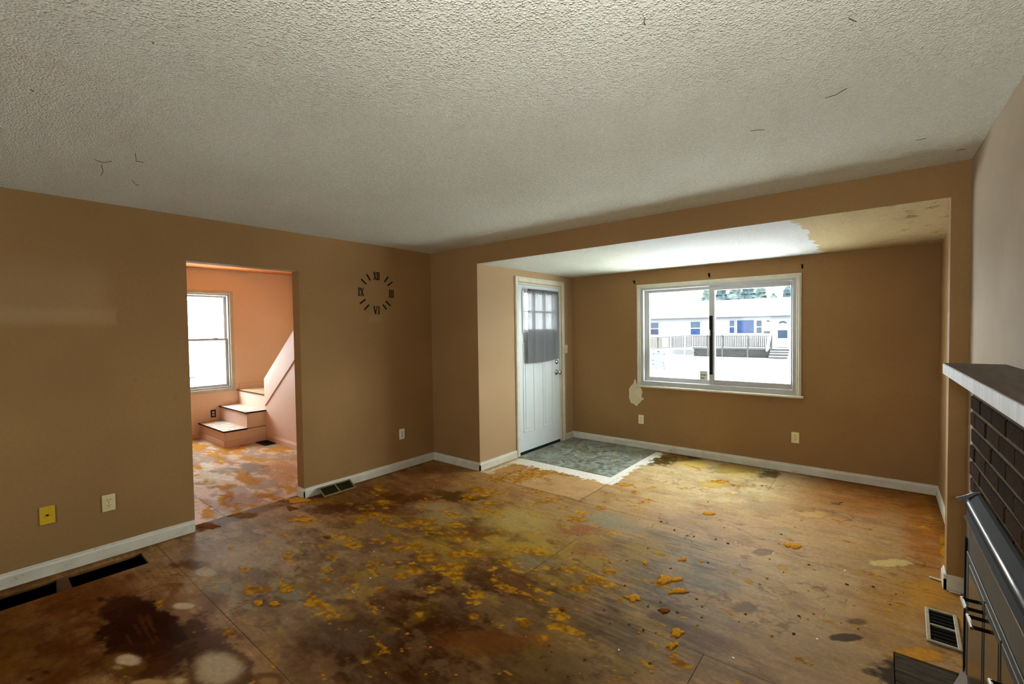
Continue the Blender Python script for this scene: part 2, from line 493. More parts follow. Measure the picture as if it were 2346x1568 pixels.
# smears of mustard foam: cx, cy, rx, ry
SMEARS = [(735, 1252, 10, 5), (745, 1310, 16, 5), (790, 1326, 13, 5), (920, 1320, 18, 7), (750, 1328, 13, 4), (920, 1206, 30, 6), (890, 1230, 9, 9), (905, 1240, 12, 10), (925, 1255, 32, 7), (970, 1198, 28, 8), (955, 1246, 14, 6),
          (1052, 1237, 15, 9), (1075, 1236, 9, 5), (1165, 1288, 15, 7), (980, 1280, 24, 9), (1012, 1300, 16, 7), (955, 1310, 22, 9), (1087, 1414, 10, 6), (1190, 1420, 16, 6), (1205, 1430, 12, 6),
          (1240, 1270, 22, 5), (1315, 1190, 26, 6), (1455, 1128, 9, 4), (1485, 1148, 14, 5), (1375, 1165, 12, 4), (1240, 1150, 14, 4), (1430, 1345, 10, 4), (1420, 1378, 9, 5), (860, 1180, 26, 6), (875, 1150, 20, 6),
          (1245, 1462, 14, 8), (1490, 1540, 10, 8), (1415, 1555, 12, 6), (800, 1370, 12, 7), (870, 1350, 16, 6), (1045, 1325, 14, 5), (1030, 1182, 14, 4), (1590, 1195, 10, 3), (900, 1300, 12, 5), (1110, 1128, 34, 9), (1075, 1136, 20, 6),
          (1222, 1085, 50, 12), (1180, 1098, 44, 8), (1140, 1100, 20, 8), (1232, 1125, 16, 4), (1275, 1148, 20, 4), (1130, 1152, 30, 5), (1050, 1300, 20, 8), (1070, 1270, 40, 10), (1290, 1165, 10, 4), (705, 1190, 40, 6), (640, 1160, 20, 4),
          (1490, 1118, 14, 4), (1430, 1110, 20, 4), (1360, 1330, 20, 10), (1400, 1310, 18, 8), (1330, 1350, 18, 8), (660, 1345, 16, 8), (600, 1352, 20, 6), (1650, 1105, 26, 4), (1690, 1112, 16, 3), (470, 1208, 30, 8), (560, 1180, 40, 6), (690, 1150, 40, 5)]


def paint(x, y):
    """floor points (metres) -> premultiplied rgb, cover, foam mask"""
    n = len(x)
    rgb = np.zeros((n, 3))
    al = np.zeros(n)
    foam = np.zeros(n)

    def over(m, col):
        nonlocal rgb, al
        c = np.array(lin(*col)[:3]) if isinstance(col, tuple) else col
        rgb = rgb * (1 - m)[:, None] + (c * m[:, None] if c.ndim == 2 else c[None] * m[:, None])
        al = al * (1 - m) + m

    wA = fbm(x * 2.1, y * 2.6, 4)
    wB = fbm(x * 6.0 + 40, y * 8.0 + 9, 5)
    wC = fbm(x * 22 + 3, y * 26 + 70, 3)
    wz = wA * .5 + wB * .5
    ws = wB * .65 + wC * .45

    def dist(e, wob, amp):
        c, Mi = ell(*e)
        dx, dy = x - c[0], y - c[1]
        return np.hypot(Mi[0, 0] * dx + Mi[0, 1] * dy, Mi[1, 0] * dx + Mi[1, 1] * dy) + wob * amp
    for z in ZONES:
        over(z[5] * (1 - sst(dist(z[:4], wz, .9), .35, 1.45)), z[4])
    dirty = np.clip(1 - sst(dist((1000, 1290, 470, 210), wA, .3), .55, 1.5), .22, 1)
    grey = 1 - sst(dist((1520, 1330, 200, 160), wA, .4), .5, 1.3)
    pinkz = 1 - sst(dist((560, 1270, 240, 110), wA, .3), .6, 1.3)
    # mottling
    lowz = 1 - sst(dist((1000, 1500, 420, 150), wA, .3), .5, 1.3)
    leftz = 1 - sst(dist((100, 1450, 330, 170), wA, .3), .6, 1.3)
    dirty2 = dirty * (1 - .6 * lowz)
    clean = (1 - dirty * .6) * (1 - .75 * leftz)
    for sx, sy, ox, lo, hi, k, col, zn in (
            (1.7, 2.6, 3, .02, .26, .55, (138, 110, 84), dirty2), (1.5, 2.2, 19, .04, .28, .75, (84, 44, 14), dirty), (4.2, 7.0, 31, .06, .24, .55, (70, 38, 14), dirty),
            (2.6, 4.2, 47, .05, .24, .6, (178, 140, 50), dirty2), (6, 10, 59, .08, .22, .45, (160, 126, 88), dirty2), (3.4, 5.2, 67, .10, .26, .45, (190, 150, 108), clean),
            (2.8, 5.0, 83, .10, .28, .40, (120, 84, 52), clean), (5, 9, 91, .04, .24, .5, (196, 170, 150), pinkz), (7, 12, 97, .06, .22, .45, (126, 104, 88), pinkz)):
        over(k * .8 * zn * sst(fbm(x * sx + ox, y * sy + ox * .7, 6, .6), lo, hi), col)
    # streaks rubbed along the boards
    st = fbm(x * 2.2 + 7, y * 34 + 3, 4, .6)
    over(grey * .32 * sst(st, .05, .30), (160, 146, 134))
    over(grey * .40 * sst(-st, .05, .30), (66, 54, 44))
    over(.13 * (1 - dirty * .7) * (1 - leftz) * sst(fbm(x * 1.6 + 27, y * 22 + 13, 4, .6), .08, .3), (210, 176, 136))
    over(.13 * (1 - dirty * .7) * (1 - leftz) * sst(fbm(x * 1.6 + 57, y * 22 + 33, 4, .6), .08, .3), (110, 74, 44))
    # tide marks
    for ox, w, k in ((5, .016, .5), (71, .012, .4)):
        q = np.abs(fbm(x * 1.6 + ox, y * 2.2 + ox, 5, .5))
        over(k * (1 - sst(q, w * .3, w * 1.6)) * sst(wA, -.1, .25), (70, 42, 16))
    for p in SPOTS:
        d = dist(p[:4], ws, p[6] * 1.5)
        m = 1 - sst(d, 1 - p[5], 1 + p[5] * .8)
        if p[5] < .3:      # dried rim
            over(.6 * p[7] * sst(d, 1 - p[5] * 2.2, 1) * (1 - sst(d, 1.0, 1 + p[5] * 1.6)), tuple(int(v * .6) for v in p[4]))
        over(m * p[7], p[4])
    # claw-like scrapes in the dark stain
    for (pa, pb) in (((318, 1410), (352, 1478)), ((338, 1412), (362, 1470)), ((308, 1432), (345, 1488)), ((290, 1455), (302, 1478))):
        A, B = fl(*pa)[:2], fl(*pb)[:2]
        AB = B - A
        tt = np.clip(((x - A[0]) * AB[0] + (y - A[1]) * AB[1]) / (AB @ AB), 0, 1)
        d = np.hypot(x - A[0] - tt * AB[0], y - A[1] - tt * AB[1]) + wB * .012
        over(.42 * (1 - sst(d, .001, .007)), (112, 58, 16))
    # mustard foam
    fn = fbm(x * 3.7 + 90, y * 7.5 + 14, 7, .66) + wC * .12
    low = 1 - sst(dist((1000, 1520, 420, 130), wA, .3), .5, 1.3)
    thr = .36 - .17 * dirty + .12 * low + .2 * leftz
    f1 = sst(fn, thr, thr + .035)
    for e in SMEARS:
        d = dist(e, ws, 1.9)
        f1 = np.maximum(f1, 1 - sst(d, .78, 1.08))
    tone = sst(wC + wB * .5, -.25, .3)[:, None]
    fc = np.array(lin(152, 96, 4)[:3])[None] * (1 - tone) + np.array(lin(206, 152, 22)[:3])[None] * tone
    over(f1 * .82, fc)
    foam = f1
    # cream filler strip round the vinyl, pale square in front of it
    def band(v, a, b, w):
        return sst(v, a - w, a + w) * (1 - sst(v, b - w, b + w))
    rag = ws * .16
    strip = band(x, .72, 2.10, .01) * sst(y + rag, .44, .47) * (1 - sst(y, .65, .66))
    strip = np.maximum(strip, sst(x, 1.97, 1.985) * (1 - sst(x + rag, 2.06, 2.09)) * band(y, .45, 1.85, .02))
    sq = band(x, 1.10, 2.05, .006) * band(y, -.095, .56, .006) * (1 - strip) * (1 - f1 * .8)
    over(.55 * sq * sst(wB, -.5, .1), (204, 168, 132))
    rim = band(x, 1.09, 2.06, .004) * band(y, -.105, .56, .004) * (1 - band(x, 1.10, 2.05, .004) * band(y, -.095, .57, .004))
    over(.6 * rim, (92, 64, 40))
    over(.93 * strip, (240, 240, 252))
    edge = band(x, .74, 1.2, .01) * (1 - sst(x + rag, .86, .90)) * band(y, -.02, .66, .02)
    over(.75 * edge, (244, 226, 200))
    foam = foam * (1 - strip)
    # darker brown band along the walls
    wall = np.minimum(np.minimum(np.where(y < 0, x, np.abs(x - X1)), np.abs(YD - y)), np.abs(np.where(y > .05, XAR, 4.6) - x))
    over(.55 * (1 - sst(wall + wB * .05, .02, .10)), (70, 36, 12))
    return rgb, al, foam


def paint_stair(x, y):
    n = len(x)
    rgb = np.zeros((n, 3))
    al = np.zeros(n)

    def over(m, col):
        nonlocal rgb, al
        c = np.array(lin(*col)[:3])
        rgb = rgb * (1 - m)[:, None] + c[None] * m[:, None]
        al = al * (1 - m) + m
    wB = fbm(x * 5, y * 8, 5)
    wC = fbm(x * 20, y * 24, 3)
    over(np.full(n, .8), (256, 230, 222))
    over(.8 * sst(fbm(x * 2.0 + 3, y * 4.4, 6, .62), -.06, .08), (184, 166, 164))
    f = sst(fbm(x * 2.2 + 30, y * 5.0 + 4, 7, .66) + wC * .1, .03, .08)
    over(.82 * f, (222, 160, 60))
    over(.6 * f * sst(wC, -.1, .3), (230, 176, 84))

    def dist(e, amp):
        c, Mi = ell(*e)
        dx, dy = x - c[0], y - c[1]
        return np.hypot(Mi[0, 0] * dx + Mi[0, 1] * dy, Mi[1, 0] * dx + Mi[1, 1] * dy) + (wB + wC * .4) * amp
    for e, col, k in (((485, 1087, 60, 16), (250, 250, 252), .97), ((475, 1068, 22, 6), (248, 248, 250), .9), ((520, 1078, 30, 8), (168, 158, 156), .7), ((500, 1108, 30, 6), (226, 214, 206), .8), ((445, 1115, 20, 6), (216, 200, 190), .7),  # the two white patches paint window glare onto the boards
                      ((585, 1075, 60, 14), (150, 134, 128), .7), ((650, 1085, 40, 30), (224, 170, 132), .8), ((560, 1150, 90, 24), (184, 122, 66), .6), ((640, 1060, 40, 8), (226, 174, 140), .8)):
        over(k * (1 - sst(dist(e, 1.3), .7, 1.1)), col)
    return rgb, al, f


def floor_material(name):
    t = NT(name)
    P = t.pos()
    gv = t.scaled((.55, 7.0, 1.0))
    g1 = t.noise(7, 4, .65, gv, .4)
    g2 = t.noise(28, 3, .7, gv)
    n_v = t.noise(42, 3, .7)
    oi = t.n('ShaderNodeObjectInfo')
    c = t.mix(t.mr(g1, .3, .7), lin(158, 112, 70), lin(192, 148, 104))
    c = t.mix(t.math('MULTIPLY', oi.outputs['Random'], .25), c, lin(150, 104, 66))
    at = t.n('ShaderNodeAttribute', attribute_name='stain')
    fo = t.n('ShaderNodeAttribute', attribute_name='foam')
    # cover = alpha of the stain layer; its colour is premultiplied
    k = t.math('SUBTRACT', 1.0, at.outputs['Alpha'])
    dk = t.n('ShaderNodeVectorMath', operation='SCALE')
    t.put(dk.inputs[0], c)
    t.put(dk.inputs['Scale'], k)
    c = t.vm('ADD', dk.outputs[0], at.outputs['Color'])
    c = t.mix(t.mr(g2, .42, .72, 0, .24), c, t.mix(.5, c, lin(50, 30, 12)))
    c = t.mix(t.mr(n_v, .5, .75, 0, .5), c, t.mix(1.0, c, (.60, .56, .50, 1), 'MULTIPLY'))
    c = t.mix(t.mr(n_v, .5, .28, 0, .5), c, t.mix(1.0, c, (1.45, 1.42, 1.38, 1), 'MULTIPLY'))
    h = t.math('ADD', t.math('MULTIPLY', g2, .5), t.math('ADD', t.math('MULTIPLY', fo.outputs['Fac'], 1.2), n_v))
    t.bump(h, .35, .004)
    ro = t.mr(fo.outputs['Fac'], 0, 1, .55, .9)
    c = t.mix(1.0, c, (.82, .79, .62, 1), 'MULTIPLY')
    return t.fin(c, ro, .03)


M['floor'] = floor_material('stained_plywood')


def sheet_mesh(name, rects, fn, step, mat):
    """one board: finely gridded top face carrying the stains, plain sides and underside"""
    V, F, nv = [], [], 0
    for (x0, x1, y0, y1) in rects:
        nx, ny = max(1, int(math.ceil((x1 - x0) / step))), max(1, int(math.ceil((y1 - y0) / step)))
        gx, gy_ = np.meshgrid(np.linspace(x0, x1, nx + 1), np.linspace(y0, y1, ny + 1))
        V.append(np.stack([gx.ravel(), gy_.ravel(), np.zeros(gx.size)], 1))
        i, j = np.meshgrid(np.arange(nx), np.arange(ny))
        q = (j * (nx + 1) + i).ravel() + nv
        F.append(np.stack([q, q + 1, q + nx + 2, q + nx + 1], 1))
        nv += gx.size
        top = [(x0, y0), (x1, y0), (x1, y1), (x0, y1)]
        V.append(np.array([(a, b, z) for z in (-.018, 0.0) for a, b in top]))
        b0 = nv
        F.append(np.array([[b0 + 3, b0 + 2, b0 + 1, b0]] + [[b0 + k, b0 + (k + 1) % 4, b0 + 4 + (k + 1) % 4, b0 + 4 + k] for k in range(4)]))
        nv += 8
    V, F = np.concatenate(V), np.concatenate(F)
    me = bpy.data.meshes.new(name)
    me.vertices.add(len(V))
    me.vertices.foreach_set('co', V.ravel().astype(np.float32))
    me.loops.add(F.size)
    me.loops.foreach_set('vertex_index', F.ravel().astype(np.int32))
    me.polygons.add(len(F))
    me.polygons.foreach_set('loop_start', (np.arange(len(F)) * 4).astype(np.int32))
    me.update(calc_edges=True)
    rgb, al, foam = fn(V[:, 0], V[:, 1])
    a1 = me.attributes.new('stain', 'FLOAT_COLOR', 'POINT')
    a1.data.foreach_set('color', np.concatenate([rgb, al[:, None]], 1).ravel().astype(np.float32))
    a2 = me.attributes.new('foam', 'FLOAT', 'POINT')
    a2.data.foreach_set('value', foam.astype(np.float32))
    me.materials.append(mat)
    return me


t = NT('grey_marbled_vinyl')
a = t.noise(9, 6, .7, None, 1.2)
c = t.mix(t.mr(a, .3, .7), lin(58, 62, 50), lin(160, 164, 152))
c = t.mix(t.mr(t.noise(4, 4, .6), .45, .7, 0, .6), c, lin(104, 98, 50))
c = t.mix(t.mr(t.noise(26, 5, .7), .6, .7, 0, .6), c, lin(210, 212, 204))
M['vinyl_floor'] = t.fin(c, .42, .4)
t = NT('dark_hearth_slate')
c = t.mix(t.mr(t.noise(9, 5, .7, t.scaled((.6, 5, 1))), .3, .7), lin(52, 44, 34), lin(84, 74, 58))
c = t.mix(t.mr(t.noise(7, 5, .7), .6, .7, 0, .5), c, lin(150, 110, 40))
M['hearth'] = t.fin(c, .95, .04)
t = NT('worn_painted_tread')
c = t.mix(t.mr(t.noise(8, 5, .65), .35, .65), lin(176, 166, 156), lin(206, 198, 190))
c = t.mix(t.mr(t.noise(5, 5, .6, t.vm('ADD', t.pos(), (5, 2, 1))), .52, .58, 0, .85), c, lin(222, 164, 66))
M['tread'] = t.fin(c, .6, .3)
M['nosing'] = simple('dark_tread_edge', lin(56, 34, 22), .8, .2)

# outdoors
M['snow'] = simple('fresh_snow', lin(246, 248, 250), .9, .1, var=.01)
M['siding'] = simple('dimmed_white_siding', (.11, .112, .115, 1), .8, .1, var=.03)  # white siding, trim and roof coloured darker to hold down glare
M['out_trim'] = simple('exterior_trim', (.10, .105, .108, 1), .7, .1, var=.03)
M['snow_dim'] = simple('dimmed_far_snow', (.13, .132, .135, 1), .9, .05, var=.06, scale=.3)  # far snow coloured darker to hold down its glare
M['roof_snow'] = simple('dimmed_roof_snow', (.11, .112, .114, 1), .9, .05, var=.04, scale=.5)
M['pane_blue'] = simple('dark_blue_window', (.004, .011, .034, 1), .5, .1, var=.3, scale=3)
M['pane_blue_pale'] = simple('pale_blue_window', (.016, .023, .033, 1), .5, .1, var=.15, scale=3)
M['pane_violet'] = simple('violet_grey_window', (.010, .009, .019, 1), .5, .1, var=.2, scale=3)
M['pane_slate'] = simple('slate_window', (.006, .011, .018, 1), .5, .1, var=.2, scale=3)
M['deck_wood'] = simple('weathered_deck_wood', (.020, .017, .016, 1), .9, .1, var=.25, scale=2)
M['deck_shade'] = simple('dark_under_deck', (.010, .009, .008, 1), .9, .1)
M['rail_pale'] = simple('snow_dusted_rail', (.030, .029, .028, 1), .9, .1, var=.15, scale=1)
M['ramp_tan'] = simple('tan_ramp_wood', (.032, .025, .017, 1), .9, .1, var=.2, scale=2)
M['fir'] = simple('blue_green_fir', (.022, .033, .035, 1), .95, .02, var=.4, scale=1.2)
M['fir2'] = simple('grey_green_fir', (.030, .038, .035, 1), .95, .02, var=.4, scale=1.2)
M['bark'] = simple('pale_bark', (.022, .021, .020, 1), .95, .02)
M['snowy'] = simple('snow_laden_boughs', (.62, .64, .66, 1), .95, .02, var=.12, scale=1.5)
M['red_out'] = simple('faded_red_cloth', (.12, .075, .09, 1), .9, .05)


# ------------------------------------------------------------------ mesh helpers
class MB:
    def __init__(s):
        s.v, s.f = [], []

    def add(s, vs, fs):
        k = len(s.v)
        s.v += [tuple(p) for p in vs]
        s.f += [tuple(i + k for i in q) for q in fs]
        return s

    def box(s, x0, x1, y0, y1, z0, z1):
        vs = [(x, y, z) for z in (z0, z1) for y in (y0, y1) for x in (x0, x1)]
        return s.add(vs, [(0, 2, 3, 1), (4, 5, 7, 6), (0, 1, 5, 4), (2, 6, 7, 3), (0, 4, 6, 2), (1, 3, 7, 5)])

    def bar(s, a, b, w, d, up=(0, 0, 1)):
        """box of section w x d between points a and b"""
        a, b, up = Vector(a), Vector(b), Vector(up)
        ax = (b - a).normalized()
        sx = ax.cross(up)
        if sx.length < 1e-5:
            sx = ax.cross(Vector((1, 0, 0)))
        sx.normalize()
        sy = sx.cross(ax)
        vs = []
        for p in (a, b):
            for i, j in ((-1, -1), (1, -1), (1, 1), (-1, 1)):
                vs.append(p + sx * (w / 2 * i) + sy * (d / 2 * j))
        return s.add(vs, [(3, 2, 1, 0), (4, 5, 6, 7), (0, 1, 5, 4), (1, 2, 6, 5), (2, 3, 7, 6), (3, 0, 4, 7)])

    def tube(s, pts, r, n=8, cap=True):
        pts = [Vector(p) for p in pts]
        rs = r if isinstance(r, (list, tuple)) else [r] * len(pts)
        rings = []
        k = len(s.v)
        for i, p in enumerate(pts):
            d = (pts[min(i + 1, len(pts) - 1)] - pts[max(i - 1, 0)]).normalized()
            u = d.cross(Vector((0, 0, 1)))
            if u.length < 1e-4:
                u = d.cross(Vector((1, 0, 0)))
            u.normalize()
            w = u.cross(d)
            for j in range(n):
                a = 2 * math.pi * j / n
                s.v.append(tuple(p + (u * math.cos(a) + w * math.sin(a)) * rs[i]))
        for i in range(len(pts) - 1):
            for j in range(n):
                s.f.append((k + i * n + j, k + i * n + (j + 1) % n, k + (i + 1) * n + (j + 1) % n, k + (i + 1) * n + j))
        if cap:
            s.f.append(tuple(k + j for j in range(n))[::-1])
            s.f.append(tuple(k + (len(pts) - 1) * n + j for j in range(n)))
        return s

    def lathe(s, o, axis, prof, n=16):
        """prof: (distance along axis, radius)"""
        o, ax = Vector(o), Vector(axis).normalized()
        pts = [o + ax * d for d, _ in prof]
        u = ax.cross(Vector((0, 0, 1)))
        if u.length < 1e-4:
            u = ax.cross(Vector((1, 0, 0)))
        u.normalize()
        w = u.cross(ax)
        k = len(s.v)
        for p, (_, r) in zip(pts, prof):
            for j in range(n):
                a = 2 * math.pi * j / n
                s.v.append(tuple(p + (u * math.cos(a) + w * math.sin(a)) * max(r, 1e-5)))
        for i in range(len(pts) - 1):
            for j in range(n):
                s.f.append((k + i * n + j, k + i * n + (j + 1) % n, k + (i + 1) * n + (j + 1) % n, k + (i + 1) * n + j))
        s.f.append(tuple(k + j for j in range(n))[::-1])
        s.f.append(tuple(k + (len(pts) - 1) * n + j for j in range(n)))
        return s

    def prism(s, poly, axis, a, b):
        """polygon in the plane normal to axis, extruded a..b. poly = pairs of the other two coords"""
        n = len(poly)

        def P(q, t):
            return {0: (t, q[0], q[1]), 1: (q[0], t, q[1]), 2: (q[0], q[1], t)}[axis]
        vs = [P(q, a) for q in poly] + [P(q, b) for q in poly]
        fs = [tuple(range(n))[::-1], tuple(range(n, 2 * n))]
        fs += [(i, (i + 1) % n, n + (i + 1) % n, n + i) for i in range(n)]
        return s.add(vs, fs)

    def mesh(s, name, mats, off=(0, 0, 0), bevel=0.0, smooth=False, seg=1):
        me = bpy.data.meshes.new(name)
        o = Vector(off)
        me.from_pydata([tuple(Vector(p) - o) for p in s.v], [], s.f)
        bm = bmesh.new()
        bm.from_mesh(me)
        bmesh.ops.recalc_face_normals(bm, faces=bm.faces)
        if bevel:
            ed = [e for e in bm.edges if len(e.link_faces) == 2 and e.calc_face_angle(0) > .6]
            bmesh.ops.bevel(bm, geom=ed, offset=bevel, segments=seg, affect='EDGES', clamp_overlap=True)
        bm.to_mesh(me)
        bm.free()
        for m in (mats if isinstance(mats, (list, tuple)) else [mats]):
            me.materials.append(m)
        if smooth:
            for p in me.polygons:
                p.use_smooth = True
        return me


def link(name, me, parent=None):
    o = bpy.data.objects.new(name, me)
    COL.objects.link(o)
    if parent is not None:
        o.parent = parent
    return o


def base_of(parent):
    """offset of a part's mesh: the origin of its thing"""
    return parent.get('_b', (0, 0, 0)) if parent is not None else (0, 0, 0)


BASE = {}


def part(name, mb, mat, parent, label=None, **kw):
    off = BASE.get(parent.name, (0, 0, 0))
    o = link(name, mb.mesh(name, mat, off, **kw), parent)
    BASE[o.name] = off
    if label:
        o['label'] = label
    return o


def thing(name, base, label, cat, group=None, rz=0.0, loc=None):
    o = bpy.data.objects.new(name, None)
    o.empty_display_size = .1
    COL.objects.link(o)
    o.location = loc if loc is not None else base
    o.rotation_euler = (0, 0, rz)
    BASE[o.name] = tuple(base)
    o['label'] = label
    o['category'] = cat
    if group:
        o['group'] = group
    return o


def solid(name, mb, mat, label, cat, group=None, base=None, **kw):
    b = base if base is not None else (0, 0, 0)
    o = link(name, mb.mesh(name, mat, b, **kw))
    o.location = b
    BASE[o.name] = tuple(b)
    o['label'] = label
    o['category'] = cat
    if group:
        o['group'] = group
    return o


def struct(name, mb, mat, label, **kw):
    o = link(name, mb.mesh(name, mat, (0, 0, 0), **kw))
    o['kind'] = 'structure'
    o['label'] = label
    BASE[o.name] = (0, 0, 0)
    return o


def sub_rect(r, holes):
    out = [r]
    for h in holes:
        nx = []
        for a in out:
            x0, x1, y0, y1 = a
            hx0, hx1, hy0, hy1 = max(x0, h[0]), min(x1, h[1]), max(y0, h[2]), min(y1, h[3])
            if hx0 >= hx1 or hy0 >= hy1:
                nx.append(a)
                continue
            if x0 < hx0: nx.append((x0, hx0, y0, y1))
            if hx1 < x1: nx.append((hx1, x1, y0, y1))
            if y0 < hy0: nx.append((hx0, hx1, y0, hy0))
            if hy1 < y1: nx.append((hx0, hx1, hy1, y1))
        out = nx
    return [a for a in out if a[1] - a[0] > 1e-4 and a[3] - a[2] > 1e-4]


def xr(y, x0=XR):
    return x0 - KR * y


# ------------------------------------------------------------------ floor
HOLE = (0.105, 0.325, -4.05, -2.79)
HEARTH = (4.19, 4.70, -2.75, -0.84)
fb = MB()
for r in sub_rect((-3.9, 4.75, YR - .2, 2.1), [HOLE]):
    fb.box(r[0], r[1], r[2], r[3], -.22, -.018)
floor = struct('floor', fb, M['joist'], 'bare stained plywood floor running through the living room and alcove')
g = .0012
rows = [(YR, -5.27, (2.2,)), (-5.27, -3.98, (1.2, 3.64)), (-3.98, -2.69, (2.3,)), (-2.69, -1.405, (1.35, 3.5)), (-1.405, -.115, (2.42,)),
        (-.115, 1.18, (2.05,)), (1.18, YD, (3.32,))]
for ya, yb, xs in rows:
    edges = [-TL + .0] + list(xs) + [4.66]
    if ya >= -.2:
        edges[0] = 0.0 if ya < 0 else X1
        edges[-1] = XAR
    for xa, xb in zip(edges[:-1], edges[1:]):
        rr = (xa + g, xb - g, ya + g, yb - g)
        near = yb > -3.3
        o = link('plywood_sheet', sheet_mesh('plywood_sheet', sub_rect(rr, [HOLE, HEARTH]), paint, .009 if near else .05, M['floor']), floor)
# stair room boards
for ya, yb, xs in ((-4.6, -3.4, (-1.6,)), (-3.4, -2.18, (-2.4,)), (-2.18, -.96, (-1.3,)), (-.96, YS1, (-2.0,))):
    ed = [XS] + list(xs) + [-TL - .002]
    for xa, xb in zip(ed[:-1], ed[1:]):
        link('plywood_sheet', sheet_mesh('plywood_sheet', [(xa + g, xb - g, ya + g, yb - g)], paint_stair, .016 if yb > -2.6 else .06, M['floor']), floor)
# the torn-out cold air return beside the left wall
db = MB()
x0, x1, y0, y1 = HOLE
db.box(x0 - .004, x0, y0, y1, -.30, -.02)
db.box(x1, x1 + .004, y0, y1, -.30, -.02)
db.box(x0, x1, y1, y1 + .004, -.30, -.02)
db.box(x0, x1, y0 - .004, y0, -.30, -.02)
db.box(x0 - .004, x1 + .004, y0, y1, -.305, -.30)
part('duct_lining', db, M['duct'], floor, 'grey sheet-metal duct inside the long open slot in the floor')
part('crosspiece', MB().box(x0, x1, -3.215, -3.165, -.10, -.004), M['joist'], floor, 'wooden crosspiece bridging the open floor slot')
part('duct_seam', MB().box(x0 + .0005, x0 + .006, y0, y1, -.135, -.125), M['slot'], floor)
# hearth tiles set where the plywood stops
hp = MB().box(HEARTH[0], 4.62, HEARTH[2], HEARTH[3], -.018, -.009)
hearth = struct('trim_1', hp, M['slot'], 'dark sunken hearth of slate tiles in front of the fireplace')
for i in range(2):
    for j in range(9):
        xa = HEARTH[0] + .003 + i * .215
        ya = HEARTH[3] - .004 - j * .212
        part('hearth_tile', MB().box(xa, min(xa + .211, 4.615), ya - .208, ya, -.009, -.003 + random.uniform(-.001, .001)), M['hearth'], hearth, bevel=.0015)
# vinyl square at the door
vy = MB()
vy.box(X1 + .002, 1.985, .645, YD - .004, 0, .004)
solid('vinyl_mat', vy, M['vinyl_floor'], 'grey marbled square of vinyl flooring in front of the white door', 'flooring', base=(1.37, 1.28, 0), bevel=.001)

# ------------------------------------------------------------------ walls and ceilings
wb = MB()
wb.box(-TL, 0, YR - .1, OY0, -.02, 2.6)
wb.box(-TL, 0, OY1, .11, -.02, 2.6)
wb.box(-TL, 0, OY0, OY1, OZ, 2.6)
struct('wall_left', wb, M['tan_left'], 'long tan wall on the left with the opening to the stair room')
wb = MB()
wb.box(0, X1 - .0006, 0, .11, -.02, 2.6)
wb.box(X1, X2, 0, .11, HA, 2.6)
wb.box(X2, 4.75, 0, .11, -.02, 2.6)
struct('wall_back', wb, M['tan'], 'tan back wall with the dropped header over the alcove')
DY0, DY1, DZ = .690, 1.632, 2.098      # rough door opening
wb = MB()
wb.box(X1 - .14, X1, .001, DY0, -.02, 2.6)
wb.box(X1 - .14, X1, DY1, YD + .16, -.02, 2.6)
wb.box(X1 - .14, X1, DY0, DY1, DZ, 2.6)
struct('wall_door', wb, M['tan_lit'], 'tan side wall of the alcove that holds the white door')
WX0, WX1, WZ0, WZ1 = 1.762, 3.452, .835, 2.03
wb = MB()
wb.box(X1 - .14, WX0, YD, YD + .16, -.02, 2.6)
wb.box(WX1, 4.9, YD, YD + .16, -.02, 2.6)
wb.box(WX0, WX1, YD, YD + .16, -.02, WZ0)
wb.box(WX0, WX1, YD, YD + .16, WZ1, 2.6)
wall_window = struct('wall_window', wb, M['tan'], 'tan far wall of the alcove with the wide sliding window')
struct('wall_alcove_right', MB().box(XAR, 4.75, .11, YD, -.02, 2.6), M['tan'], 'narrow sliver of tan alcove wall at the right')
wb = MB()
wb.prism([(XR, 0), (xr(YR), YR), (4.9, YR), (4.9, 0)], 2, -.02, 2.6)
struct('wall_right', wb, M['beige'], 'pale beige wall above the fireplace mantel')
# wall behind the camera, with a window opening added to let in fill light
wb = MB()
wb.box(-TL, 1.15, YR - .16, YR, -.02, 2.6)
wb.box(1.85, 4.9, YR - .16, YR, -.02, 2.6)
wb.box(1.15, 1.85, YR - .16, YR, -.02, 1.2)
wb.box(1.15, 1.85, YR - .16, YR, 2.0, 2.6)
struct('wall_rear', wb, M['beige'], 'wall behind the photographer with an added opening for fill daylight')
struct('ceiling', MB().box(-TL, 4.9, YR - .16, .11, HC, 2.62), M['popcorn'], 'grey popcorn-textured ceiling of the living room')
struct('ceiling_alcove', MB().box(X1 - .14, 4.75, .002, YD + .16, HA - .0006, 2.62), M['popcorn_alcove'], 'lower popcorn ceiling of the alcove, part white and part yellowed')
# the header underside meets the alcove ceiling: same texture as a thin skin
# stair room shell
SWY0, SWY1, SWZ0, SWZ1 = -1.655, -.875, .695, 2.135
wb = MB()
for (a0, a1, b0, b1) in sub_rect((YS0, YS1 + .1, -.02, 2.7), [(SWY0, SWY1, SWZ0, SWZ1)]):
    wb.box(XS - .15, XS, a0, a1, b0, b1)
struct('wall_stair_window', wb, M['salmon'], 'salmon wall of the stair room with the tall window')
struct('wall_stair_back', MB().box(XS - .15, -TL, YS1, YS1 + .12, -.02, 2.7), M['salmon'], 'salmon wall at the back of the stairwell')
struct('wall_stair_front', MB().box(XS - .15, -TL, YS0 - .12, YS0, -.02, 2.7), M['salmon'], 'salmon end wall of the stair room')
struct('ceiling_stair', MB().box(XS - .15, -TL, YS0 - .12, YS1 + .12, HS, 2.72), M['orange'], 'orange painted ceiling of the stair room')
struct('wall_stair_lining', MB().box(-TL - .012, -TL - .001, YS0, OY0 - .0, 0, HS), M['salmon'], 'salmon stair-room side of the dividing wall')


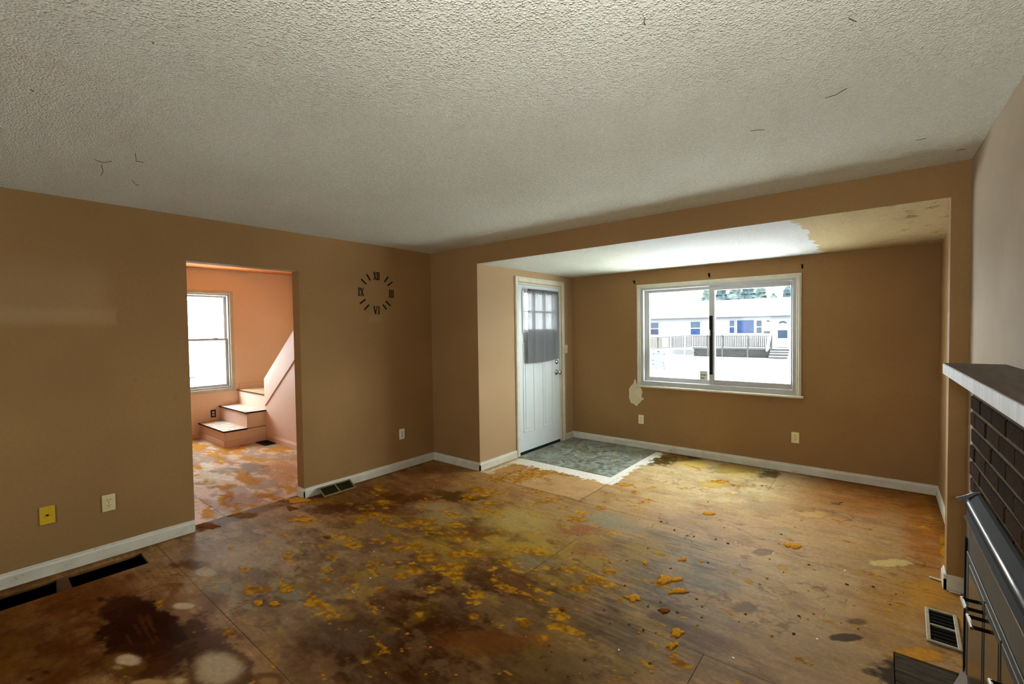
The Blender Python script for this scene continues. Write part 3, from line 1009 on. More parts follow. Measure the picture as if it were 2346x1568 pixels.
# baseboards --------------------------------------------------------------
def baseboard(name, a, b, nrm, label, h=.088, d=.014, mat='white'):
    """run along the wall from a to b, sticking out along nrm; eased top"""
    a, b, n = Vector((a[0], a[1], 0)), Vector((b[0], b[1], 0)), Vector((nrm[0], nrm[1], 0))
    prof = [(0, 0), (d, 0), (d, h * .72), (d * .8, h * .80), (d * .55, h * .86), (d * .5, h * .97), (d * .3, h), (0, h)]
    vs, k = [], len(prof)
    L = (b - a).length
    ns = max(2, int(L / .09))
    for i in range(ns + 1):
        p = a.lerp(b, i / ns)
        for q, (o, z) in enumerate(prof):
            w = mnoise.noise(p * 9 + Vector((0, 0, q * .2))) * .0022 if q in (5, 6, 7) else 0
            vs.append(p + n * o + Vector((0, 0, z + w)))
    fs = [tuple(range(k))[::-1], tuple(ns * k + j for j in range(k))]
    for i in range(ns):
        for j in range(k):
            fs.append((i * k + j, i * k + (j + 1) % k, (i + 1) * k + (j + 1) % k, (i + 1) * k + j))
    return struct(name, MB().add(vs, fs), M[mat], label)


baseboard('baseboard_left', (0, YR), (0, OY0 - .002), (1, 0), 'chipped white baseboard left of the stair-room opening', .092)
baseboard('baseboard_left', (0, OY1 - .014), (0, 0), (1, 0), 'chipped white baseboard between the opening and the room corner', .088)
baseboard('baseboard_left', (-TL, OY1), (.014, OY1), (0, -1), 'short white baseboard return in the opening jamb', .088)
baseboard('baseboard_back', (.014, 0), (X1 + .014, 0), (0, -1), 'white baseboard on the short back wall left of the alcove', .088)
baseboard('baseboard_door', (X1, -.014), (X1, .636), (1, 0), 'white baseboard between the alcove corner and the door', .088)
baseboard('baseboard_door', (X1, 1.705), (X1, YD), (1, 0), 'stub of white baseboard between door and window wall', .088)
baseboard('baseboard_window', (X1, YD), (XAR, YD), (0, -1), 'long white baseboard under the sliding window', .088)
baseboard('baseboard_right', (XAR, .11), (XAR, YD), (-1, 0), 'white baseboard on the narrow right alcove wall', .088)
baseboard('baseboard_right', (X2 - .012, 0), (XR, 0), (0, -1), 'short white baseboard block by the right register', .088)
baseboard('baseboard_right', (X2, -.014), (X2, .12), (-1, 0), 'white baseboard return at the right jamb', .088)
baseboard('baseboard_stair', (-2.58, HW), (-TL, HW), (0, -1), 'pink baseboard along the stair half wall', .09, .014, 'pink')
baseboard('baseboard_stair', (XS, YS0), (XS, -1.33), (1, 0), 'pink baseboard under the stair-room window', .09, .014, 'pink')

# ------------------------------------------------------------------ wide sliding window
win = bpy.data.objects.new('window_1', None)
COL.objects.link(win)
win['kind'] = 'structure'
win['label'] = 'wide white sliding window looking out on a snowy street'
win.location = (2.6, YD, .8)
BASE[win.name] = (2.6, YD, .8)
CX0, CX1, CZ0, CZ1 = 1.7176, 3.4946, .805, 2.0727
cw = .045


def casing(y, x0, x1, z0, z1, w, t0, t1):
    mb = MB()
    mb.box(x0, x0 + w, t0, t1, z0, z1)
    mb.box(x1 - w, x1, t0, t1, z0, z1)
    mb.box(x0 + w, x1 - w, t0, t1, z1 - w, z1)
    return mb


part('casing', casing(0, CX0, CX1, CZ0, CZ1, cw, YD - .014, YD), M['cream'], win, 'cream painted casing', bevel=.003)
part('casing_bead', casing(0, CX0 + .012, CX1 - .012, CZ0, CZ1 - .012, .014, YD - .020, YD - .014), M['cream'], win, bevel=.003)
part('sill', MB().box(CX0 - .022, CX1 + .022, YD - .035, YD + .03, .782, .806), M['cream'], win, 'chipped cream sill', bevel=.005)
fm_ = MB()
f0, f1 = YD - .004, YD + .11
fm_.box(WX0, WX0 + .038, f0, f1, .806, WZ1)
fm_.box(WX1 - .038, WX1, f0, f1, .806, WZ1)
fm_.box(WX0 + .038, WX1 - .038, f0, f1, WZ1 - .03, WZ1)
fm_.box(WX0 + .038, WX1 - .038, f0, f1, .806, .862)
part('frame', fm_, M['vinyl'], win, bevel=.003)


def sash(x0, x1, z0, z1, ya, yb, sl, sr, sb, st, label):
    mb = MB()
    mb.box(x0, x0 + sl, ya, yb, z0, z1)
    mb.box(x1 - sr, x1, ya, yb, z0, z1)
    mb.box(x0 + sl, x1 - sr, ya, yb, z0, z0 + sb)
    mb.box(x0 + sl, x1 - sr, ya, yb, z1 - st, z1)
    s = part('sash', mb, M['vinyl'], win, label, bevel=.003)
    ym = (ya + yb) / 2
    part('pane', MB().box(x0 + sl - .004, x1 - sr + .004, ym - .003, ym + .003, z0 + sb - .004, z1 - st + .004), M['glass'], s)
    return s


s_l = sash(1.802, 2.64, .864, 1.998, YD + .052, YD + .084, .055, .05, .05, .035, 'left sliding sash')
s_r = sash(2.585, 3.414, .864, 1.998, YD + .012, YD + .044, .062, .018, .058, .05, 'right sliding sash, in front of the left one')
part('stile_shade_strip', MB().box(2.588, 2.626, YD + .0095, YD + .012, .98, 1.66), M['rubber'], s_r, 'black strip painting the backlit shade on the meeting stile')  # no seal: the strip paints the stile's backlit darkness
part('lock', MB().box(2.588, 2.60, YD - .002, YD + .012, 1.43, 1.50), M['vinyl'], s_r, bevel=.003)
gy = YD + .066
# papers on the left pane
p0, p1 = on(1604, 850, 1, gy), on(1624, 873, 1, gy)
st = thing('window_sticker', (p0[0], gy - .006, p1[2]), 'small grey printed label stuck low on the left window pane', 'label')
part('paper', MB().box(p0[0], p1[0] - .012, gy - .0055, gy - .0045, p1[2], p0[2]), M['paper'], st)
w_ = p1[0] - p0[0]
for r_ in range(2):
    zc = p0[2] - .045 - r_ * .038
    xx = p0[0] + .012
    while xx < p1[0] - .025:
        l_ = random.uniform(.006, .014)
        part('print_mark', MB().box(xx, xx + l_, gy - .0064, gy - .0056, zc - .008, zc + random.uniform(.002, .010)), M['ink_dark'], st)
        xx += l_ + .005
        if r_ == 1 and xx > p0[0] + .045:
            break
p0, p1 = on(1491, 798, 1, gy), on(1527, 848, 1, gy)
st = thing('window_notice', (p0[0], gy - .006, p1[2]), 'large pale paper notice with faint marks on the left pane', 'notice')
part('paper', MB().box(p0[0], p1[0], gy - .0055, gy - .0045, p1[2], p0[2]), M['notice'], st)
for (u, v, a, b) in ((1498, 811, 2, 2), (1509, 806, 5, 2), (1509, 811, 3, 1.2), (1522, 812, 2, 2), (1496, 826, 4, 1.4), (1497, 835, 3, 1.5), (1520, 832, 2, 2),
                     (1520, 838, 3, 1), (1522, 844, 2, 2), (1497, 801, 3, 1)):
    q0, q1 = on(u - a / 2, v - b / 2, 1, gy), on(u + a / 2, v + b / 2, 1, gy)
    part('print_mark', MB().box(q0[0], q1[0], gy - .0064, gy - .0056, q1[2], q0[2]), M['ink'], st)

# curtain-rod brackets over the window
for (u, v, lab) in ((1454, 647, 'small dark curtain bracket left of the sliding window'), (1625, 631, 'small dark curtain bracket centred over the sliding window'),
                    (1838, 611, 'small dark curtain bracket right of the sliding window')):
    q = on(u, v, 1, YD)
    b = thing('curtain_bracket', (q[0], YD, q[2]), lab, 'bracket', 'curtain brackets over the window')
    part('plate', MB().box(q[0] - .008, q[0] + .008, YD - .003, YD, q[2] - .022, q[2] + .022), M['black'], b, bevel=.001)
    part('arm', MB().tube([(q[0], YD - .002, q[2] - .008), (q[0] + .002, YD - .035, q[2] - .004), (q[0] + .004, YD - .05, q[2] + .006), (q[0] + .004, YD - .052, q[2] + .020)], .0045, 6), M['black'], b)

# spackle patch by the sill
pb = MB()
pts = [(1442, 903), (1441, 892), (1446, 884), (1452, 878), (1453, 870), (1456, 870), (1458, 877), (1460, 884), (1467, 887), (1470, 893), (1472, 899), (1470, 905), (1470, 911), (1475, 913), (1474, 917),
       (1470, 918), (1466, 924), (1462, 926), (1460, 931), (1455, 929), (1452, 925), (1446, 924), (1443, 917), (1441, 910)]
pb.prism([(on(u, v, 1, YD)[0], on(u, v, 1, YD)[2]) for u, v in pts], 1, YD - .0025, YD + .001)
part('spackle_patch', pb, M['spackle'], wall_window, 'ragged cream patch of filler below the left window corner')

# ------------------------------------------------------------------ entrance door
door = bpy.data.objects.new('door_1', None)
COL.objects.link(door)
door['kind'] = 'structure'
door['label'] = 'white entrance door with a six-pane light and two tall panels'
door.location = (X1, 1.16, 0)
BASE[door.name] = (X1, 1.16, 0)
sx0, sx1 = X1 - .058, X1 - .014
LY0, LY1, LZ0, LZ1 = .826, 1.508, 1.52, 1.985
sl = MB()
dy0, dy1, dz0, dz1 = .715, 1.607, .032, 2.075
for (a0, a1, b0, b1) in sub_rect((dy0, dy1, dz0, dz1), [(LY0, LY1, LZ0, LZ1)]):
    sl.box(sx0, sx1, a0, a1, b0, b1)
part('slab', sl, M['clean_white'], door)
# jamb and stop
jb = MB()
jb.box(X1 - .14, X1 + .002, DY0, DY0 + .02, 0, DZ)
jb.box(X1 - .14, X1 + .002, DY1 - .02, DY1, 0, DZ)
jb.box(X1 - .14, X1 + .002, DY0 + .02, DY1 - .02, DZ - .018, DZ)
part('jamb', jb, M['cream'], door)
cs = MB()
c0, c1, cz = .638, 1.7026, 2.1695
cs.box(X1, X1 + .016, c0, c0 + .058, 0, cz)
cs.box(X1, X1 + .016, c1 - .058, c1, 0, cz)
cs.box(X1, X1 + .016, c0 + .058, c1 - .058, cz - .062, cz)
part('casing', cs, M['cream'], door, 'cream painted door casing', bevel=.004)
cs = MB()
cs.box(X1 + .016, X1 + .021, c0 + .006, c0 + .022, 0, cz - .006)
cs.box(X1 + .016, X1 + .021, c1 - .022, c1 - .006, 0, cz - .006)
cs.box(X1 + .016, X1 + .021, c0 + .022, c1 - .022, cz - .022, cz - .006)
part('casing_bead', cs, M['cream'], door, bevel=.002)
part('sweep', MB().box(sx0, sx1 + .004, dy0, dy1, .004, .034), M['rubber'], door, 'black rubber sweep under the door')
part('threshold', MB().box(X1 - .14, X1 - .004, DY0 + .02, DY1 - .02, 0, .006), M['bronze'], door)
# six-pane light
lf = MB()
for (a0, a1, b0, b1) in sub_rect((LY0 - .03, LY1 + .03, LZ0 - .03, LZ1 + .03), [(LY0 + .012, LY1 - .012, LZ0 + .012, LZ1 - .012)]):
    lf.box(sx1, sx1 + .010, a0, a1, b0, b1)
part('light_frame', lf, M['clean_white'], door, bevel=.003)
ncol, nrow = 3, 2
py = (LY1 - LY0) / ncol
pz = (LZ1 - LZ0) / nrow
for i in range(1, ncol):
    part('muntin', MB().box(sx0 + .008, sx1 + .006, LY0 + py * i - .011, LY0 + py * i + .011, LZ0, LZ1), M['clean_white'], door, bevel=.003)
part('muntin', MB().box(sx0 + .008, sx1 + .005, LY0, LY1, LZ0 + pz - .011, LZ0 + pz + .011), M['clean_white'], door, bevel=.003)
for i in range(ncol):
    for j in range(nrow):
        part('pane', MB().box(sx0 + .018, sx0 + .024, LY0 + py * i + .008, LY0 + py * (i + 1) - .008, LZ0 + pz * j + .008, LZ0 + pz * (j + 1) - .008), M['glass'], door)
# two raised lower panels
for (a, b) in ((.800, 1.045), (1.215, 1.452)):
    pm = MB()
    for (a0, a1, b0, b1) in sub_rect((a, b, .26, 1.36), [(a + .026, b - .026, .286, 1.334)]):
        pm.box(sx1 - .001, sx1 + .005, a0, a1, b0, b1)
    part('panel_moulding', pm, M['clean_white'], door, bevel=.0045)
    part('panel', MB().box(sx1 - .001, sx1 + .0035, a + .045, b - .045, .305, 1.315), M['clean_white'], door, bevel=.003)
# hardware
kb = MB().lathe((sx1, 1.535, .948), (1, 0, 0), [(0, .034), (.006, .034), (.010, .026), (.014, .014), (.034, .012), (.040, .022), (.050, .029), (.062, .028), (.070, .018), (.072, .0)], 18)
part('knob', kb, M['chrome'], door, 'polished nickel door knob', smooth=True)
kb = MB().lathe((sx1, 1.532, 1.088), (1, 0, 0), [(0, .030), (.010, .030), (.016, .024), (.018, .0)], 18)
db_ = part('deadbolt', kb, M['chrome'], door, 'polished nickel deadbolt', smooth=True)
part('thumb_turn', MB().box(sx1 + .016, sx1 + .034, 1.528, 1.536, 1.070, 1.106), M['chrome'], db_, bevel=.002)
for zz in (.25, 1.05, 1.85):
    part('hinge', MB().tube([(sx1 + .004, dy0 - .002, zz - .045), (sx1 + .004, dy0 - .002, zz + .045)], .006, 8), M['cream'], door)

# curtain on a thin rod
rodx = sx1 + .034
rod = thing('curtain_rod', (sx1, 1.16, 1.985), 'thin rod holding the grey curtain on the door', 'curtain rod')
part('rod', MB().tube([(rodx, .835, 1.985), (rodx, 1.545, 1.985)], .005, 8), M['vinyl'], rod)
for yy in (.838, 1.542):
    part('rod_end', MB().tube([(rodx, yy, 1.985), (sx1 + .012, yy, 1.985), (sx1, yy, 1.985)], .0055, 8), M['vinyl'], rod)
cb = MB()
NU, NVv = 90, 60
for j in range(NVv + 1):
    v = j / NVv
    z = 2.028 - v * (2.028 - 1.118)
    for i in range(NU + 1):
        u = i / NU
        spread = .012 * math.sin(v * 2.2)
        y = .852 - spread * .6 + (1.536 - .852 + spread) * u
        gather = math.exp(-v * 4.0)
        amp = .006 + .006 * gather
        ph = u * 2 * math.pi
        w = amp * (math.sin(ph * 13 + 1.3 * math.sin(v * 3)) * gather + .9 * math.sin(ph * 4.3 + 1.0 + .6 * v) * (1 - gather * .6) + .5 * math.sin(ph * 7.7 + 2 + v) * .7)
        if v < .045:
            w += .006 * math.sin(ph * 24)
        zz = z + (.010 * u * u * v + .022 * max(0, u - .8) / .2 * v * max(0, u - .8) * 5 * .4 - .012 * math.sin(u * 3.0) * v * (1 - u))
        if abs(v - .047) < .02:
            w *= .4
        cb.v.append((rodx + .007 + w, y, zz))
for j in range(NVv):
    for i in range(NU):
        k = j * (NU + 1) + i
        cb.f.append((k, k + 1, k + NU + 2, k + NU + 1))
solid('door_curtain', cb, M['curtain'], 'sheer grey curtain hanging over the window of the white door', 'curtain', base=(rodx, 1.2, 1.118), smooth=True)


# ------------------------------------------------------------------ wall plates
def frame_for(wall, a, z):
    """map local (s along wall, h up, d out) to world"""
    if wall == 'L':
        return lambda s, h, d: (d, a + s, z + h)
    if wall == 'W':
        return lambda s, h, d: (a + s, YD - d, z + h)
    if wall == 'S':
        return lambda s, h, d: (XS + d, a + s, z + h)
    if wall == 'D':
        return lambda s, h, d: (X1 + d, a + s, z + h)


def pbox(F, s0, s1, h0, h1, d0, d1):
    a, b = F(s0, h0, d0), F(s1, h1, d1)
    return MB().box(min(a[0], b[0]), max(a[0], b[0]), min(a[1], b[1]), max(a[1], b[1]), min(a[2], b[2]), max(a[2], b[2]))


def outlet(wall, a, z, mat, lab, face=None, group='power outlets'):
    F = frame_for(wall, a, z)
    o = thing('power_outlet', F(0, 0, 0), lab, 'outlet', group)
    part('plate', pbox(F, -.035, .035, -.057, .057, 0, .006), M[mat], o, bevel=.002)
    for zc in (-.0195, .0195):
        pr = []
        for k in range(14):
            an = 2 * math.pi * k / 14
            pr.append((.0165 * math.cos(an), max(-.0135, min(.0135, .0165 * math.sin(an)))))
        mb = MB()
        v0 = [F(p[0], zc + p[1], .004) for p in pr]
        v1 = [F(p[0], zc + p[1], .0085) for p in pr]
        n = len(pr)
        mb.add(v0 + v1, [tuple(range(n)), tuple(range(n, 2 * n))] + [(i, (i + 1) % n, n + (i + 1) % n, n + i) for i in range(n)])
        r = part('receptacle', mb, M[face or mat], o)
        for sx in (-.0065, .0065):
            part('slot', pbox(F, sx - .0013, sx + .0013, zc - .001, zc + .008, .0080, .0090), M['slot'], r)
        part('ground_hole', pbox(F, -.0022, .0022, zc - .0105, zc - .006, .0080, .0090), M['slot'], r)
    part('screw', MB().lathe(F(0, 0, .0055), Vector(F(0, 0, 1)) - Vector(F(0, 0, 0)), [(0, .0034), (.0012, .003)], 8), M['slot'] if face else M['chrome'], o)
    return o


outlet('L', -2.935, .377, 'ivory', 'ivory outlet on the left wall nearest the opening')
outlet('L', -.46, .389, 'white_plastic', 'white outlet near the corner of the left wall', 'ivory')
outlet('W', 1.763, .366, 'ivory', 'ivory outlet below the cream wall patch')
outlet('W', 3.442, .368, 'ivory', 'ivory outlet below the right end of the sliding window')
outlet('S', -1.137, .33, 'brown_plastic', 'dark brown outlet plate on the salmon wall beside the steps', 'white_plastic')
F = frame_for('L', -3.233, .388)
o = thing('cable_plate', F(0, 0, 0), 'mustard cable wall plate with one small dark hole', 'wall plate')
part('plate', pbox(F, -.035, .035, -.057, .057, 0, .006), M['mustard'], o, bevel=.002)
part('socket', MB().lathe(F(0, 0, .005), (1, 0, 0), [(0, .0065), (.006, .0055), (.006, .003)], 10), M['slot'], o)
q = on(1296.5, 800, 0, X1)
F = frame_for('D', q[1] + .005, q[2])
o = thing('light_switch', F(0, 0, 0), 'ivory light switch in the corner right of the white door', 'switch')
part('plate', pbox(F, -.035, .035, -.057, .057, 0, .006), M['ivory'], o, bevel=.002)
part('toggle', pbox(F, -.006, .006, -.004, .012, .005, .018), M['ivory'], o, bevel=.001)

# ------------------------------------------------------------------ stick-on wall clock
ck = thing('wall_clock', (0, -.748, 1.94), 'black stick-on wall clock of roman numerals and bars without hands', 'clock')
TH = .004


def stroke(a, b, w=.011):
    return MB().bar((TH / 2, a[0], a[1]), (TH / 2, b[0], b[1]), w, TH, (1, 0, 0))


for a, b in (((-.86, 2.126), (-.82, 2.065)), ((-.925, 2.071), (-.868, 2.023)), ((-.598, 2.121), (-.644, 2.062)), ((-.544, 2.069), (-.605, 2.026)),
             ((-.945, 1.822), (-.881, 1.865)), ((-.897, 1.758), (-.842, 1.811)), ((-.632, 1.856), (-.576, 1.807)), ((-.67, 1.819), (-.629, 1.768))):
    part('hour_bar', stroke(a, b, .0125), M['black'], ck)


def numeral(txt, yc, zc, hgt, wid):
    mb = MB()

    def seg(p, q, w):
        mb.bar((TH / 2, yc + p[0], zc + p[1]), (TH / 2, yc + q[0], zc + q[1]), w, TH, (1, 0, 0))
    h = hgt / 2
    adv = {'I': .024, 'V': .052, 'X': .044}
    tot = sum(adv[c] for c in txt)
    k = wid / tot
    x = -wid / 2
    for c in txt:
        a = adv[c] * k
        m = x + a / 2
        if c == 'I':
            seg((m, -h), (m, h), .0085)
            for s_ in (-h + .0025, h - .0025):
                seg((m - a * .46, s_), (m + a * .46, s_), .005)
        elif c == 'V':
            seg((m - a * .34, h), (m + .001, -h), .0095)
            seg((m + a * .34, h), (m - .001, -h), .005)
            seg((m - a * .50, h - .0025), (m - a * .16, h - .0025), .005)
            seg((m + a * .18, h - .0025), (m + a * .50, h - .0025), .005)
        else:
            seg((m - a * .34, h), (m + a * .34, -h), .0095)
            seg((m + a * .32, h), (m - a * .32, -h), .005)
            for s_ in (-h + .0025, h - .0025):
                seg((m - a * .5, s_), (m - a * .16, s_), .005)
                seg((m + a * .16, s_), (m + a * .5, s_), .005)
        x += a
    part('numeral', mb, M['black'], ck, 'black roman numeral ' + txt)


numeral('XII', -.7425, 2.1165, .082, .080)
numeral('IX', -.932, 1.940, .082, .070)
numeral('III', -.560, 1.939, .082, .064)
numeral('VI', -.7505, 1.7565, .082, .080)


# ------------------------------------------------------------------ floor registers
def register(label, cx, cy, lx, ly, mat, rot=(0, 0, 0), z=0.0, nslat=12, along='y', dark='vent_dark', split=True, hgt=.010, lmat=None):
    o = thing('floor_register', (0, 0, 0), label, 'floor vent', 'floor registers', loc=(cx, cy, z))
    o.rotation_euler = rot
    b = .016
    fr_ = MB()
    for (a0, a1, b0, b1) in sub_rect((-lx / 2, lx / 2, -ly / 2, ly / 2), [(-lx / 2 + b, lx / 2 - b, -ly / 2 + b, ly / 2 - b)]):
        fr_.box(a0, a1, b0, b1, .001, hgt)
    part('frame', fr_, M[mat], o, bevel=.002)
    part('well', MB().box(-lx / 2 + b * .6, lx / 2 - b * .6, -ly / 2 + b * .6, ly / 2 - b * .6, .0005, .002), M[dark], o)
    if split:
        part('divider', MB().box(-lx / 2 + b, lx / 2 - b, -.006, .006, .002, hgt - .001), M[mat], o)
    n = nslat
    for i in range(n):
        y = -ly / 2 + b + (i + .5) * (ly - 2 * b) / n
        if split and abs(y) < .009:
            continue
        s_ = MB().box(-lx / 2 + b, lx / 2 - b, -.0016, .0016, -.0032, .0032)
        me = part('louver', s_, M[lmat or mat], o)
        me.location = (0, y, .0052)
        me.rotation_euler = (math.radians(38), 0, 0)
    return o


# leaning on the baseboard of the left wall
lean = math.asin(.060 / .135)
register('tarnished brass register leaning on the left baseboard', .082, -1.29, .135, .335, 'vent_olive', (0, lean, 0), .0305, 26, lmat='vent_brown2')
rz = math.radians(6)
register('ivory floor register between the fireplace and the right jamb', 4.384, -.485, .125, .345, 'vent_grey', (0, 0, -.03), 0, 9, lmat='vent_brown')
register('small black register on the stair-room floor at the half wall', -2.50, -.875, .30, .155, 'vent_black', (0, 0, 0), 0, 6, dark='vent_black', split=False, lmat='vent_black')

# ------------------------------------------------------------------ staircase
ST = thing('staircase', (-3.18, -1.05, 0), 'salmon painted steps turning behind the half wall in the stair room', 'staircase')
SX = -2.688
RIS = .2165
ys = [-1.317, -1.04, HW]
for i in range(2):
    z0 = RIS * i
    part('riser', MB().box(XS + .002, SX, ys[i], ys[i] + .018, z0, z0 + RIS - .014), M['pink'], ST)
    part('side_panel', MB().box(SX - .018, SX, ys[i] + .018, HW, z0, z0 + RIS - .014), M['salmon'], ST)
    tr_ = part('tread', MB().box(XS + .002, SX + .012, ys[i] - .016, (ys[i + 1] + .0), z0 + RIS - .014, z0 + RIS + .006), M['tread'], ST)
    part('nosing', MB().box(SX + .012, SX + .018, ys[i] - .018, ys[i + 1], z0 + RIS - .015, z0 + RIS + .005), M['nosing'], tr_)
    part('nosing', MB().box(XS + .002, SX + .018, ys[i] - .022, ys[i] - .016, z0 + RIS - .013, z0 + RIS + .005), M['nosing'], tr_)
part('riser', MB().box(XS + .002, SX, HW, HW + .018, 2 * RIS + .006, .643), M['pink'], ST)
tr_ = part('tread', MB().box(XS + .002, SX, HW - .012, YS1 - .002, .643, .660), M['tread'], ST, 'landing tread at the turn')
part('nosing', MB().box(XS + .002, SX, HW - .017, HW - .012, .643, .659), M['nosing'], tr_)
part('skirting', MB().box(XS + .001, XS + .016, HW + .02, YS1 - .004, .66, .75), M['salmon'], ST)
bb = MB().box(SX, SX + .012, ys[0] - .002, HW - .002, 0, .085)
bb.box(XS + .002, SX + .012, ys[0] - .014, ys[0] - .002, 0, .085)
part('base_trim', bb, M['pink'], ST, bevel=.003)
sl_ = (1.574 - .877) / (2.68 - 1.737)
xt = SX + (2.497 - .877) / sl_
hw = MB().prism([(SX, 0), (-TL - .001, 0), (-TL - .001, 2.497), (xt, 2.497), (SX, .877)], 1, HW, HW + .11)
struct('wall_stair_half', hw, M['pink'], 'pale salmon sloping half wall beside the stairs')
sk = MB()
dz = .385
sk.prism([(SX + .004, .877 + .003 - dz), (xt, 2.497 - dz), (xt, 2.494), (SX + .004, .880)], 1, HW - .012, HW)
part('skirt_board', sk, M['pink'], bpy.data.objects['wall_stair_half'], 'glossy sloping board along the top of the half wall')

# tall window of the stair room
win2 = bpy.data.objects.new('window_2', None)
COL.objects.link(win2)
win2['kind'] = 'structure'
win2['label'] = 'white double-hung window in the salmon stair room'
win2.location = (XS, -1.265, .65)
BASE[win2.name] = (XS, -1.265, .65)
a0, a1, b0, b1 = -1.703, -.828, .646, 2.178
cs = MB()
for q in sub_rect((a0, a1, b0, b1), [(a0 + .048, a1 - .048, b0 + .05, b1 - .045)]):
    cs.box(XS, XS + .016, q[0], q[1], q[2], q[3])
part('casing', cs, M['cream'], win2, bevel=.003)
fr_ = MB()
for q in sub_rect((SWY0, SWY1, SWZ0, SWZ1), [(SWY0 + .022, SWY1 - .022, SWZ0 + .025, SWZ1 - .022)]):
    fr_.box(XS - .13, XS, q[0], q[1], q[2], q[3])
part('frame', fr_, M['vinyl'], win2)
for nm, z0, z1, xo in (('upper double-hung sash', 1.425, 2.11, -.085), ('lower double-hung sash', .722, 1.46, -.05)):
    mb = MB()
    for q in sub_rect((SWY0 + .022, SWY1 - .022, z0, z1), [(SWY0 + .06, SWY1 - .06, z0 + .035, z1 - .03)]):
        mb.box(XS + xo - .016, XS + xo + .016, q[0], q[1], q[2], q[3])
    s_ = part('sash', mb, M['vinyl'], win2, nm, bevel=.003)
    part('pane', MB().box(XS + xo - .003, XS + xo + .003, SWY0 + .056, SWY1 - .056, z0 + .031, z1 - .026), M['glass'], s_)
part('lock', MB().box(XS - .05, XS - .02, -1.10, -1.03, 1.455, 1.472), M['vinyl'], win2, bevel=.004)
part('latch_stub', MB().box(XS, XS + .02, -.79, -.772, 1.615, 1.632), M['white_plastic'], win2, bevel=.003)

# ------------------------------------------------------------------ fireplace
# local frame of the right wall: x0 = x the wall would have at y = 0, turned about (XR,0)


def rw(lx, ly, z=0.0):
    c, s = math.cos(KR), math.sin(KR)
    return (XR + (lx - XR) * c - ly * s, (lx - XR) * s + ly * c, z)


BX = 4.420     # brick face
B0, B1 = -2.62, -.835
MZ0, MZ1 = 1.317, 1.362
fp = thing('fireplace', (BX, -1.7, 0), 'dark brown brick fireplace with a white-edged mantel shelf', 'fireplace', rz=KR, loc=rw(BX, -1.7))
INS0, INS1, INSZ = -2.33, -1.09, .78
mo = MB()
for (a0, a1, b0, b1) in sub_rect((B0 + .004, B1 - .004, 0, MZ0), [(INS0 + .06, INS1 - .06, 0, INSZ - .06)]):
    mo.box(BX + .006, XR + .0, a0, a1, b0, b1)
part('mortar_bed', mo, M['mortar'], fp)
bl, bh, bj = .203, .057, .0125
bm_ = [MB().box(-.0, .09, -bl / 2, bl / 2, 0, bh).mesh('brick', M['brick'], (0, 0, 0), bevel=.004),
       MB().box(-.0, .09, -.095 / 2, .095 / 2, 0, bh).mesh('half_brick', M['brick'], (0, 0, 0), bevel=.004)]
off = Vector(BASE[fp.name])
z = 1.117 - .0705 * 15 + .0
course = 0
z = .0405
while z + bh < MZ0 - .001:
    y = B1
    first = True
    while y > B0 + .02:
        half = (course % 2 == 1 and first)
        L_ = .095 if half else bl
        if y - L_ < B0 - .01:
            break
        yc = y - L_ / 2
        inside = (yc + L_ / 2 > INS0 + .06 and yc - L_ / 2 < INS1 - .06 and z < INSZ - .06)
        if not inside:
            b = link('brick', bm_[1 if half else 0], fp)
            b.location = Vector((BX + random.uniform(-.002, .002), yc, z)) - off
            b.rotation_euler = (random.uniform(-.008, .008), 0, random.uniform(-.006, .006))
        y -= L_ + bj
        first = False
    z += .0705
    course += 1
ms = MB().box(4.327, XR + .0, B0 - .05, -.875, MZ0, MZ1)
mt = part('mantel_shelf', ms, M['mantel_white'], fp, 'white edge of the mantel shelf', bevel=.003)
part('mantel_top', MB().box(4.3285, XR + .0, B0 - .049, -.8765, MZ1 - .0005, MZ1 + .0025), M['mantel_top'], mt, 'dark stained top of the mantel')

ins = thing('fireplace_insert', (4.39, -1.7, 0), 'grey metal fireplace insert with a steel hood and smoked glass doors', 'fireplace insert', rz=KR, loc=rw(4.39, -1.7))
FX = 4.382
# surround
sr = MB()
for (a0, a1, b0, b1) in sub_rect((INS0, INS1, .012, INSZ), [(INS0 + .07, INS1 - .07, .10, .640)]):
    sr.box(FX, BX - .002, a0, a1, b0, b1)
part('surround', sr, M['insert_face'], ins, 'warm grey face above the glass doors', bevel=.003)
fr_ = MB()
for (a0, a1, b0, b1) in sub_rect((INS0 + .05, INS1 - .035, .08, .655), [(INS0 + .085, INS1 - .075, .11, .625)]):
    fr_.box(FX - .004, FX, a0, a1, b0, b1)
part('door_frame', fr_, M['bronze'], ins, bevel=.003)
part('side_channel', MB().box(FX - .008, FX - .001, INS1 - .026, INS1 - .012, .03, .70), M['slot'], ins)
part('firebox', MB().box(FX + .03, FX + .034, INS0 + .07, INS1 - .07, .05, .66), M['slot'], ins)
edges = [INS1 - .078, INS1 - .385, INS1 - .62, INS1 - .855, INS0 + .088]
for k in range(4):
    ya, yb = edges[k + 1] + .006, edges[k] - .006
    d = part('door_panel', MB().box(FX - .004, FX + .006, ya, yb, .114, .622), M['bronze'], ins, bevel=.002)
    part('glass', MB().box(FX - .0055, FX - .0035, ya + .02, yb - .02, .136, .600), M['tinted'], d)
    hy = ya + .05 if k % 2 == 0 else yb - .06
    h_ = .575
    hm = MB().tube([(FX - .046, hy - .042, h_), (FX - .046, hy + .042, h_)], .0055, 8)
    hd = part('handle', hm, M['chrome'], d, 'bright bar handle on black posts')
    for s_ in (-.034, .034):
        part('post', MB().tube([(FX - .004, hy + s_, h_), (FX - .046, hy + s_, h_)], .006, 8), M['black'], d)
